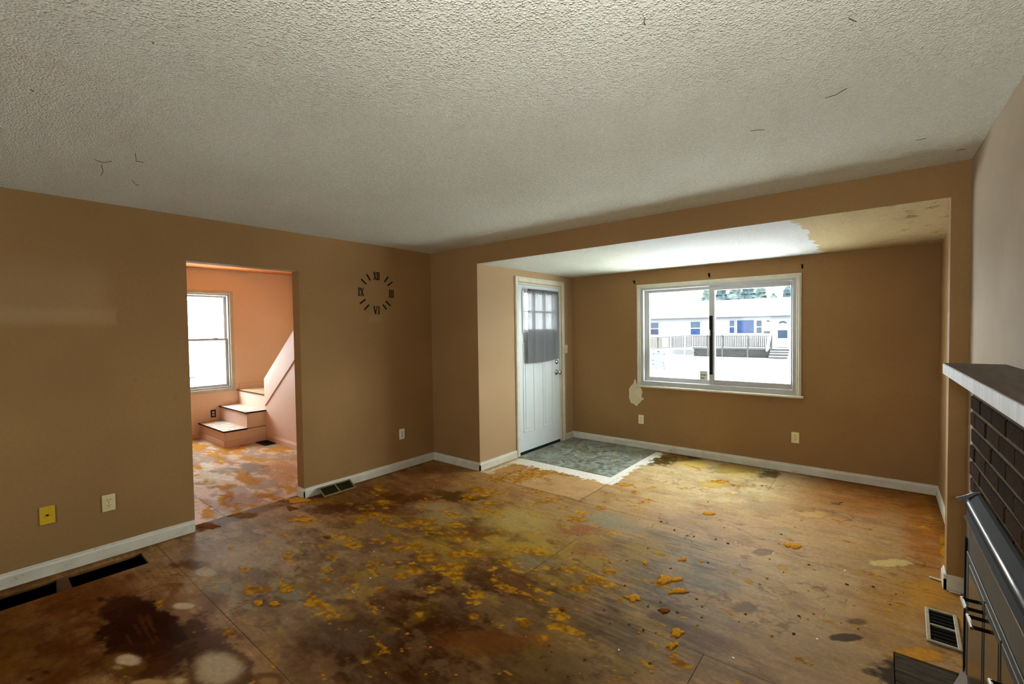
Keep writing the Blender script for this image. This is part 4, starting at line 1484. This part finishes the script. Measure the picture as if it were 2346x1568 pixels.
# hood: sloping metal canopy with a rolled edge and a lip
prof = [(BX - .002, .872), (BX - .012, .868), (4.398, .858), (4.388, .848), (4.381, .836), (4.3775, .822), (4.3785, .812), (4.392, .800), (4.396, .792), (4.376, .776), (4.376, .771), (4.384, .769), (BX - .002, .786)]
part('hood', MB().prism(prof, 1, INS0 - .01, INS1 + .01), M['hood_dark'], ins, 'slate-grey metal hood', smooth=False)
part('hood_lip', MB().tube([(4.3765, INS0 - .01, .7735), (4.3765, INS1 + .01, .7735)], .0020, 8), M['chrome'], ins)
part('hood_roll', MB().tube([(4.386, INS0 - .01, .836), (4.386, INS1 + .008, .836)], .0085, 12), M['steel'], ins, 'rolled steel edge of the hood that catches the light', smooth=True)
# bent end flange pointing into the room
eg = MB().prism([(BX - .002, .878), (4.400, .872), (4.380, .858), (4.352, .842), (4.362, .826), (4.372, .836), (4.384, .812), (BX - .002, .800)], 1, INS1 + .010, INS1 + .016)
part('end_flange', eg, M['steel'], ins, 'bent sheet-metal end of the hood')
# rounded ash lip at the foot
al = [(FX, .20), (FX - .006, .17), (FX - .018, .13), (FX - .032, .09), (FX - .040, .05), (FX - .042, .012), (FX, .012)]
part('ash_lip', MB().prism(al, 1, INS0, INS1 - .0), M['steel'], ins, 'curved steel foot of the insert', smooth=False)


# ------------------------------------------------------------------ foam scraps and crumbs on the floor
def flake(u, v, ru, rv, mat, label, group, hgt=.006, z=0.0, seed=0, cat='foam scrap', name='foam_scrap'):
    rnd = random.Random(seed)
    c = fl(u, v, z)
    a = (fl(u + ru, v, z) - fl(u - ru, v, z)) / 2
    b = (fl(u, v + rv, z) - fl(u, v - rv, z)) / 2
    n = 26
    rad = []
    for k in range(n):
        q = Vector((math.cos(2 * math.pi * k / n), math.sin(2 * math.pi * k / n), 0))
        rad.append(max(.35, 1 + .75 * mnoise.noise(q * 1.3 + Vector((0, 0, seed * 3.7))) + .45 * mnoise.noise(q * 3.3 + Vector((5, 0, seed * 1.9))) + rnd.uniform(-.10, .10)))
    mb = MB()
    for f, h in ((1.0, 0), (.94, hgt * .55), (.6, hgt), (.0, hgt * .9)):
        for k in range(n):
            an = 2 * math.pi * k / n
            p = c + a * math.cos(an) * rad[k] * f + b * math.sin(an) * rad[k] * f
            mb.v.append((p[0], p[1], z + h * (rnd.uniform(.6, 1.25) if 0 < f < 1 else 1)))
    for r in range(3):
        for k in range(n):
            mb.f.append((r * n + k, r * n + (k + 1) % n, (r + 1) * n + (k + 1) % n, (r + 1) * n + k))
    mb.f.append(tuple(range(n))[::-1])
    return solid(name, mb, M[mat], label, cat, group, base=(c[0], c[1], z), smooth=True)


G1 = 'foam scraps on the floor'
named = [
    (1816, 1252, 19, 6, 'foam', 'mustard foam scrap alone on the pale boards right of the floor seam'),
    (1533, 1330, 24, 11, 'foam', 'largest mustard foam scrap on the grey scuffed boards'),
    (1553, 1356, 20, 7, 'foam', 'mustard foam scrap just below the largest one'),
    (1452, 1372, 16, 7, 'foam', 'mustard foam scrap left of the two largest ones'),
    (1520, 1400, 13, 5, 'foam_brown', 'brown crumbling foam scrap below the mustard pair'),
    (1548, 1450, 17, 9, 'foam', 'mustard foam scrap at the lower floor seam, upper of two'),
    (1541, 1481, 12, 8, 'foam', 'mustard foam scrap at the lower floor seam, lower of two'),
    (1563, 1283, 8, 6, 'foam', 'small mustard foam scrap above the largest scrap'),
    (1478, 1290, 6, 5, 'foam', 'round mustard foam crumb at the edge of the grey boards'),
    (1917, 1153, 11, 4, 'raw_wood', 'torn flap of plywood veneer near the window wall'),
    (1623, 1177, 14, 3, 'foam', 'thin mustard foam strip in front of the window wall'),
    (1288, 1398, 6, 6, 'foam_brown', 'single red-brown crumb in the middle of the floor'),
    (592, 1382, 11, 7, 'foam', 'mustard foam lump beside the grey rings at lower left'),
    (628, 1384, 10, 5, 'foam', 'mustard foam lump second from the left of its pair'),
    (670, 1165, 14, 6, 'foam_brown', 'rust foam scrap in front of the opening to the stair room'),
    (690, 1192, 24, 5, 'foam', 'long mustard foam scrap in front of the opening'),
    (655, 1355, 16, 5, 'foam', 'slanted mustard foam strip between the grey rings'),
    (475, 1205, 22, 6, 'foam_brown', 'rust foam heap at the foot of the opening, left side'),
    (680, 1146, 30, 5, 'foam', 'mustard foam heap at the foot of the opening, right side'),
    (750, 1232, 7, 4, 'foam_brown', 'small rust foam lump left of centre'),
]
for i, (u, v, a, b, m, lab) in enumerate(named):
    flake(u, v, a, b, m, lab, G1, .007, seed=i + 1)
rnd = random.Random(5)
cr = [(1515, 1196), (1545, 1216), (1546, 1213), (1575, 1228), (1590, 1230), (1640, 1236), (1668, 1246), (1690, 1253), (1853, 1295), (1888, 1410), (1834, 1417), (1757, 1326), (1646, 1376), (1708, 1408),
      (1768, 1457), (1818, 1453), (1940, 1340), (2000, 1345), (2053, 1362), (1607, 1288), (1622, 1290), (1422, 1285), (1660, 1210), (1790, 1225), (1622, 1151), (1745, 1114), (2120, 1385), (1795, 1312), (1552, 1404)]
for _ in range(70):
    cr.append((rnd.uniform(860, 1500), rnd.uniform(1250, 1560)))
for _ in range(45):
    cr.append((rnd.uniform(1300, 2150), rnd.uniform(1180, 1480)))
for _ in range(18):
    cr.append((rnd.uniform(2060, 2150), rnd.uniform(1320, 1390)))
proto = []
for k in range(5):
    mb = MB()
    n, r0 = 7, random.Random(k)
    for f, h in ((1, 0), (.95, .4), (.6, .9), (0, 1)):
        for j in range(n):
            an = 2 * math.pi * j / n
            q = f * r0.uniform(.75, 1.2)
            mb.v.append((math.cos(an) * q, math.sin(an) * q * .75, h * .8))
    for r in range(3):
        for j in range(n):
            mb.f.append((r * n + j, r * n + (j + 1) % n, (r + 1) * n + (j + 1) % n, (r + 1) * n + j))
    mb.f.append(tuple(range(n))[::-1])
    proto.append([mb.mesh('foam_crumb', M[m]) for m in ('foam_brown', 'foam')])
for i, (u, v) in enumerate(cr):
    p = fl(u, v)
    if p[0] < .36 or p[0] > 4.25 or (p[0] > 4.1 and p[1] < -.8):
        continue
    k = rnd.choice((0, 0, 1))
    o = link('foam_crumb', rnd.choice(proto)[k])
    s_ = rnd.uniform(.004, .009) * (1.3 if i < 29 else 1)
    o.location = (p[0], p[1], 0)
    o.scale = (s_, s_, s_ * .7)
    o.rotation_euler = (0, 0, rnd.uniform(0, 6))
    o['label'] = 'tiny brown crumb of carpet foam lying loose on the plywood' if k == 0 else 'tiny mustard crumb of carpet foam lying loose on the plywood'
    o['category'] = 'crumb'
    o['group'] = 'loose foam crumbs'
fm_p = MB().box(-.006, .006, -.004, .004, 0, .0015).mesh('paper_fleck', M['fleck'])
for i, (u, v) in enumerate([(1617, 1224), (1597, 1228), (1660, 1238), (1686, 1243), (1725, 1256), (1772, 1268), (1783, 1286), (1694, 1285), (1884, 1300), (1935, 1308), (1797, 1317), (1620, 1398), (1727, 1430), (1983, 1435),
                           (1872, 1465), (1418, 1490), (1680, 1508), (857, 1265), (807, 1355), (810, 1358), (994, 1118), (1225, 1102), (1320, 1145), (1458, 1041), (1572, 1050), (455, 1316), (470, 1312), (690, 1243), (848, 1325)]):
    p = fl(u, v)
    zz = .0042 if (p[1] > .65 and p[0] < 1.98) else 0
    o = link('paper_fleck', fm_p)
    o.location = (p[0], p[1], zz)
    s_ = rnd.uniform(.5, 1.0)
    o.scale = (s_, s_, 1)
    o.rotation_euler = (0, 0, rnd.uniform(0, 3))
    o['label'] = 'tiny white fleck of paper lying on the floor'
    o['category'] = 'fleck'
    o['group'] = 'white flecks on the floor'
# loose white splinter at the right jamb
q = fl(2145, 1330)
sp = MB().bar((q[0] - .03, q[1] + .01, .006), (q[0] + .05, q[1] - .015, .010), .012, .006)
solid('paint_sliver', sp, M['white'], 'broken sliver of white trim lying at the right jamb', 'splinter', base=(q[0], q[1], .0))
q = fl(2190, 1360)
sp = MB().bar((q[0] - .03, q[1], .004), (q[0] + .02, q[1] - .004, .006), .010, .006)
solid('paint_sliver', sp, M['white'], 'short white splinter on the floor beside the right baseboard block', 'splinter', base=(q[0], q[1], .0))

# cobwebs on the ceiling
webs = [((232, 378), (236, 392), (231, 402)), ((216, 366), (235, 371), (255, 370)), ((302, 413), (310, 421), (318, 425)), ((310, 352), (312, 368), (330, 372)), ((1478, 40), (1475, 48), (1479, 58)),
        ((1945, 42), (1955, 44), (1962, 49)), ((1890, 225), (1915, 215), (1940, 203)), ((2190, 346), (2200, 341), (2212, 342)), ((68, 205), (74, 206), (78, 209)), ((348, 95), (351, 99), (353, 97)),
        ((2098, 322), (2110, 318), (2122, 317)), ((1720, 300), (1735, 296), (1752, 298))]
weblab = ['forked cobweb strand near the left wall, lowest of its cluster', 'flat cobweb strand above the forked one near the left wall', 'curled cobweb strand right of the forked one near the left wall', 'hooked cobweb strand over the left wall, upper right of its cluster',
          'short upright cobweb strand at the top middle of the ceiling', 'small cobweb strand at the top right of the ceiling', 'longest cobweb strand on the right part of the ceiling', 'dark cobweb tuft in the far right ceiling corner',
          'tiny cobweb fleck high at the left of the ceiling', 'tiny dark cobweb tuft on the upper left ceiling', 'flat cobweb strand left of the tuft in the right ceiling corner', 'flat cobweb strand above the middle of the header']
for w_, wl in zip(webs, weblab):
    ps = [on(u, v, 2, HC - .003) for u, v in w_]
    pts = [tuple(ps[0]), tuple(ps[1] - np.array([0, 0, .004])), tuple(ps[2])]
    c0_ = ps[1]
    solid('cobweb', MB().tube(pts, .0012, 5), M['web'], wl, 'cobweb', 'ceiling cobwebs', base=tuple(c0_))

# ------------------------------------------------------------------ outdoors
GZ = -.80
struct('street', MB().box(-120, 120, 12, 160, GZ - .2, GZ), M['snow_dim'], 'snow on the street and the yard across it, coloured darker against glare')
struct('ground', MB().box(-120, 120, 2.3, 12, GZ - .2, GZ).box(-120, -4.0, -60, 2.3, GZ - .2, GZ).box(-4.0, 120, -60, -6.4, GZ - .2, GZ), M['snow'], 'fresh snow lying close around the house')
YH = 36.0        # facade of the house across the street
YK = 33.5        # front of its deck


def hp_(u, v, Y=YH):
    q = on(u, v, 1, Y)
    return q[0], q[2]


hs = thing('neighbor_house', (-6, YH, GZ), 'low white house across the snowy street with a blue picture window', 'house')
part('wall', MB().box(-16, 2.6, YH, YH + 8, GZ, 2.45), M['siding'], hs)
ridge = on(1725, 685, 1, YH + 4)[2]
part('roof', MB().prism([(YH - .5, 2.40), (YH + 4, ridge), (YH + 8.5, 2.40), (YH + 8.5, 2.28), (YH - .5, 2.28)], 0, -16.5, 3.1), M['roof_snow'], hs, 'snow-covered roof')


def hwin(u0, v0, u1, v1, cols, nm='window'):
    (xa, zb), (xb, za) = hp_(u0, v0), hp_(u1, v1)
    f = part(nm, MB().box(xa - .08, xb + .08, YH - .05, YH, za - .08, zb + .08), M['out_trim'], hs)
    n = len(cols)
    for k, c in enumerate(cols):
        z1_ = zb - (zb - za) * k / n
        z0_ = zb - (zb - za) * (k + 1) / n
        part('pane', MB().box(xa, xb, YH - .065, YH - .05, z0_ + (.04 if k < n - 1 else 0), z1_ - (.04 if k else 0)), M[c], f)
    return f


hwin(1491, 740, 1509, 767, ['pane_blue_pale', 'pane_violet'])
hwin(1583, 738, 1604, 767, ['pane_blue_pale', 'pane_blue'])
hwin(1672, 735, 1682.5, 763, ['pane_blue_pale', 'pane_blue'])
hwin(1689, 734.5, 1727.5, 763.5, ['pane_blue'])
hwin(1733.5, 735, 1745, 763.5, ['pane_slate', 'pane_slate'])
# storm door
(xa, zb), (xb, za) = hp_(1781, 733), hp_(1806, 796)
dr = part('storm_door', MB().box(xa, xb, YH - .06, YH, za, zb), M['out_trim'], hs, 'white storm door')
(xa, zb), (xb, za) = hp_(1782.5, 757), hp_(1804, 775)
part('pane', MB().box(xa, xb, YH - .075, YH - .06, za, zb), M['pane_slate'], dr)
xc, z0_ = hp_(1793.5, 741.5)
for k in range(4):
    a0_, a1_ = math.pi * (k + .08) / 4, math.pi * (k + .92) / 4
    pr = [(xc + .10 * math.cos(a0_), z0_ + .06 * math.sin(a0_)), (xc + .28 * math.cos(a0_), z0_ + .20 * math.sin(a0_)), (xc + .28 * math.cos(a1_), z0_ + .20 * math.sin(a1_)), (xc + .10 * math.cos(a1_), z0_ + .06 * math.sin(a1_))]
    part('fan_pane', MB().prism(pr, 1, YH - .075, YH - .06), M['pane_slate'], dr)
(xa, zb), (xb, za) = hp_(1751, 759), hp_(1764, 763.5)
part('mailbox', MB().box(xa, xb, YH - .16, YH, za, zb), M['deck_wood'], hs, bevel=.02)
x_, z_ = hp_(1760, 735.5)
part('porch_lamp', MB().prism([(x_ - .10, z_ - .05), (x_ + .10, z_ - .05), (x_, z_ + .07)], 1, YH - .15, YH), M['deck_wood'], hs)

dk = thing('porch_deck', (-4.2, YK, GZ), 'weathered wooden deck with baluster railing and lattice before the white house', 'deck')


def kp(u, v):
    return hp_(u, v, YK)


xl, zr = kp(1636, 769.5)
xrr, _ = kp(1768, 769)
_, zf = kp(1700, 797)
_, zl = kp(1700, 801)
part('platform', MB().box(xl - 1.6, xrr, YK, YH - .52, zf - .14, zf), M['snow_dim'], dk, 'snow-covered deck boards')
part('rim_board', MB().box(xl - 1.6, xrr, YK - .04, YK, zf - .14, zf - .01), M['rail_pale'], dk)
part('top_rail', MB().box(xl - 1.6, xrr, YK - .06, YK + .04, zr - .05, zr), M['rail_pale'], dk)
part('bottom_rail', MB().box(xl - 1.6, xrr, YK - .03, YK + .01, zf + .06, zf + .11), M['rail_pale'], dk)
for u in (1622, 1655, 1713, 1767):
    x_, _ = kp(u, 790)
    part('post', MB().box(x_ - .055, x_ + .055, YK - .06, YK + .05, GZ, zr + .02), M['rail_pale'], dk)
x_ = xl - 1.55
while x_ < xrr - .05:
    part('baluster', MB().box(x_ - .024, x_ + .024, YK - .022, YK + .018, zf + .10, zr - .05), M['deck_wood'], dk)
    x_ += .125
la = MB()
x_ = xl - 1.6
hl = (zf - .16) - (GZ + .05)
while x_ < xrr:
    la.bar((x_, YK - .015, GZ + .05), (x_ + hl, YK - .015, zf - .16), .026, .010, (0, 1, 0))
    la.bar((x_ + hl, YK - .028, GZ + .05), (x_, YK - .028, zf - .16), .026, .010, (0, 1, 0))
    x_ += .115
lo = part('lattice', la, M['rail_pale'], dk, 'diagonal lattice skirt under the deck')
lo['kind'] = 'stuff'
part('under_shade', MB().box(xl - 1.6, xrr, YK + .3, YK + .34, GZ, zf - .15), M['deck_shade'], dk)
# steps at the right end
x0_, _ = kp(1766, 800)
x1_, _ = kp(1808, 800)
for k in range(4):
    zt = zf - .02 - k * (zf - GZ) / 4.3
    part('step', MB().box(x0_, x1_, YK - .28 * k, YK + .6, zt - .055, zt), M['snow_dim'], dk)
    part('riser', MB().box(x0_, x1_, YK - .28 * k + .03, YK - .28 * k + .05, zt - .17, zt - .055), M['rail_pale'] if k % 2 else M['deck_wood'], dk)
xr0, zr0 = kp(1757, 770)
xr1, zr1 = kp(1763, 800)
part('stair_rail', MB().bar((x0_, YK, zr), (x0_, YK - 1.1, zf - .1), .09, .06), M['out_trim'], dk)
part('stair_rail', MB().bar((x0_ - .15, YK - .02, zr - .1), (x0_ - .1, YK - .9, zf - .2), .12, .12), M['out_trim'], dk)

# ramp railing running left from the deck
rp = thing('ramp_railing', (-9, YK, GZ), 'long pale ramp railing left of the deck', 'railing')
rx0, rz0 = kp(1480, 775.5)
rx1, rz1 = xl - 1.65, zr
for z_o, th, m in ((0, .06, 'rail_pale'), (-.86, .05, 'rail_pale')):
    part('rail', MB().bar((rx0, YK, rz0 + z_o), (rx1, YK, rz1 + z_o), .06, th), M[m], rp)
n = int((rx1 - rx0) / .125)
for k in range(n):
    f = (k + .5) / n
    x_ = rx0 + (rx1 - rx0) * f
    z_ = rz0 + (rz1 - rz0) * f
    u_pos = f
    m = 'ramp_tan' if f < .3 else ('snow_dim' if .36 < f < .5 else 'deck_wood')
    part('baluster', MB().box(x_ - .024, x_ + .024, YK - .02, YK + .02, z_ - .82, z_ - .05), M[m], rp)
for f in (.0, .27, .56, .85):
    x_ = rx0 + (rx1 - rx0) * f
    z_ = rz0 + (rz1 - rz0) * f
    part('post', MB().box(x_ - .05, x_ + .05, YK - .05, YK + .05, GZ, z_ + .05), M['ramp_tan'] if f < .4 else M['snow_dim'], rp)
la = MB()
x_ = rx0 + (rx1 - rx0) * .56
while x_ < rx1:
    zt = -.30
    la.bar((x_, YK - .015, GZ + .05), (x_ + .45, YK - .015, zt), .022, .010, (0, 1, 0))
    la.bar((x_ + .45, YK - .028, GZ + .05), (x_, YK - .028, zt), .022, .010, (0, 1, 0))
    x_ += .13
lo = part('lattice', la, M['rail_pale'], rp)
lo['kind'] = 'stuff'


# two chairs on the deck
def patio_chair(x, y, lab, rz):
    c = thing('patio_chair', (0, 0, 0), lab, 'chair', 'patio chairs on the deck', rz=rz, loc=(x, y, zf))
    part('seat', MB().box(-.28, .28, -.27, .27, .38, .43), M['out_trim'], c, bevel=.01)
    bk = MB()
    bk.box(-.28, .28, .25, .30, .78, .86)
    for k in range(5):
        bk.box(-.26 + k * .12, -.22 + k * .12, .26, .29, .43, .78)
    part('backrest', bk, M['out_trim'], c)
    for sx in (-.27, .27):
        part('armrest', MB().box(sx - .03, sx + .03, -.27, .28, .62, .65), M['out_trim'], c)
        for sy in (-.25, .27):
            part('leg', MB().box(sx - .02, sx + .02, sy - .02, sy + .02, 0, .62), M['out_trim'], c)
    return c


a_, _ = hp_(1690, 790, 34.4)
b_, _ = hp_(1740, 790, 34.4)
patio_chair(a_, 34.4, 'white patio chair on the left half of the deck', .3)
patio_chair(b_, 34.4, 'white patio chair on the right half of the deck', -.3)


# trees
def fir(x, y, top, r, mat, label, seed, snowy=False, base=GZ):
    rn = random.Random(seed)
    T = thing('fir_tree', (x, y, base), label, 'tree', 'evergreens behind the house' if not snowy else None)
    h = top - base
    part('trunk', MB().tube([(x, y, base), (x, y, top - h * .1)], [.22, .05], 7), M['snowy' if snowy else 'bark'], T)
    mb = MB()
    nr, nn = 9, 11
    core = []
    for k in range(nr):
        f = k / (nr - 1)
        for j in range(nn):
            a = 2 * math.pi * j / nn
            R = (r * .78 * (1 - f) ** .8 + .03) * (1 + (.22 if k % 2 else -.12)) * rn.uniform(.8, 1.15)
            core.append((x + R * math.cos(a), y + R * math.sin(a), base + h * (.16 + .82 * f)))
    mb.add(core, [(k * nn + j, k * nn + (j + 1) % nn, (k + 1) * nn + (j + 1) % nn, (k + 1) * nn + j) for k in range(nr - 1) for j in range(nn)])
    lev = 15
    for k in range(lev):
        f = k / (lev - 1)
        z = base + h * (.18 + .82 * f)
        R = r * (1 - f) ** .8 + .12
        nb = int(11 - 5 * f)
        a0 = rn.uniform(0, 6)
        for j in range(nb):
            a = a0 + 2 * math.pi * j / nb + rn.uniform(-.25, .25)
            L = R * rn.uniform(.65, 1.15)
            d = Vector((math.cos(a), math.sin(a), -.30 + .5 * f))
            side = Vector((-math.sin(a), math.cos(a), 0))
            p0 = Vector((x, y, z))
            wd = L * .34
            p1 = p0 + d * L * .55
            p2 = p0 + d * L + Vector((0, 0, -.05 * L))
            th = Vector((0, 0, .10 * L))
            vs = [p0, p1 + side * wd - th * .6, p2, p1 - side * wd - th * .6, p1 + th, p1 - th]
            mb.add(vs, [(0, 1, 4), (1, 2, 4), (2, 3, 4), (3, 0, 4), (1, 0, 5), (2, 1, 5), (3, 2, 5), (0, 3, 5)])
    part('boughs', mb, M[mat], T)
    return T


def bare(x, y, top, label, seed, r0=.16, mat='bark'):
    rn = random.Random(seed)
    T = thing('bare_tree', (x, y, GZ), label, 'tree', 'leafless trees behind the house')
    mb = MB()

    def grow(p, d, L, r, dep):
        q = p + d * L
        mb.tube([p, p.lerp(q, .5) + Vector((rn.uniform(-.05, .05), 0, rn.uniform(-.05, .05))) * L, q], [r, r * .85, r * .68], 5, False)
        if dep == 0:
            return
        for _ in range(rn.choice((2, 3)) if dep > 1 else 3):
            e = (d + Vector((rn.uniform(-.8, .8), rn.uniform(-.8, .8), rn.uniform(-.15, .5)))).normalized()
            grow(q, e, L * rn.uniform(.6, .82), r * .62, dep - 1)
    H_ = top - GZ
    grow(Vector((x, y, GZ)), Vector((0, 0, 1)), H_ * .36, r0, 4)
    part('branches', mb, M[mat], T)
    return T


def tp(u, v, Y):
    q = on(u, v, 1, Y)
    return q[0], q[2]


labs = ['tall blue-green fir at the left edge of the right pane', 'broad fir behind the house, second from the left', 'dense fir over the middle of the roof', 'fir right of the roof middle',
        'low grey-green fir before the gap in the trees', 'fir seen over the right end of the roof', 'fir half behind the meeting rail of the window']
for i, (u, v, Y, r, m) in enumerate(((1652, 640, 52.5, 2.3, 'fir'), (1684, 636, 66, 3.4, 'fir2'), (1714, 638, 59, 3.0, 'fir'), (1742, 648, 74, 3.6, 'fir2'), (1772, 668, 84, 3.0, 'fir2'), (1806, 648, 52, 2.2, 'fir'), (1622, 648, 47.5, 2.2, 'fir2'))):
    x_, z_ = tp(u, v, Y)
    fir(x_, Y, z_, r, m, labs[i], 20 + i)
for i, (u, v, Y, lab) in enumerate(((1520, 672, 50, 'thin bare tree above the left end of the roof'), (1585, 668, 50, 'thin bare tree right of the first one in the left pane'), (1702, 645, 47, 'bare branching tree in front of the firs'), (1555, 678, 54, 'small bare tree between the two thin ones'))):
    x_, z_ = tp(u, v, Y)
    bare(x_, Y, z_ + 1.0, lab, 40 + i, .09)
# seen through the stair-room window: snow-laden boughs and something red in the yard
fir(-14.0, 2.2, 5.2, 2.6, 'snowy', 'snow-laden evergreen outside the stair-room window', 71, True)
fir(-20.5, .9, 6.0, 2.6, 'snowy', 'second snow-laden evergreen further back outside the stair-room window', 72, True)
q = on(452, 845, 0, -12)
rb_ = MB().tube([(-12, q[1] - .25, GZ), (-12, q[1] - .25, q[2]), (-12, q[1] + .25, q[2] + .05), (-12, q[1] + .25, GZ)], .035, 6)
solid('garden_arch', rb_, M['red_out'], 'faded red garden hoop in the snowy yard outside the stair room', 'garden hoop', base=(-12, q[1], GZ))
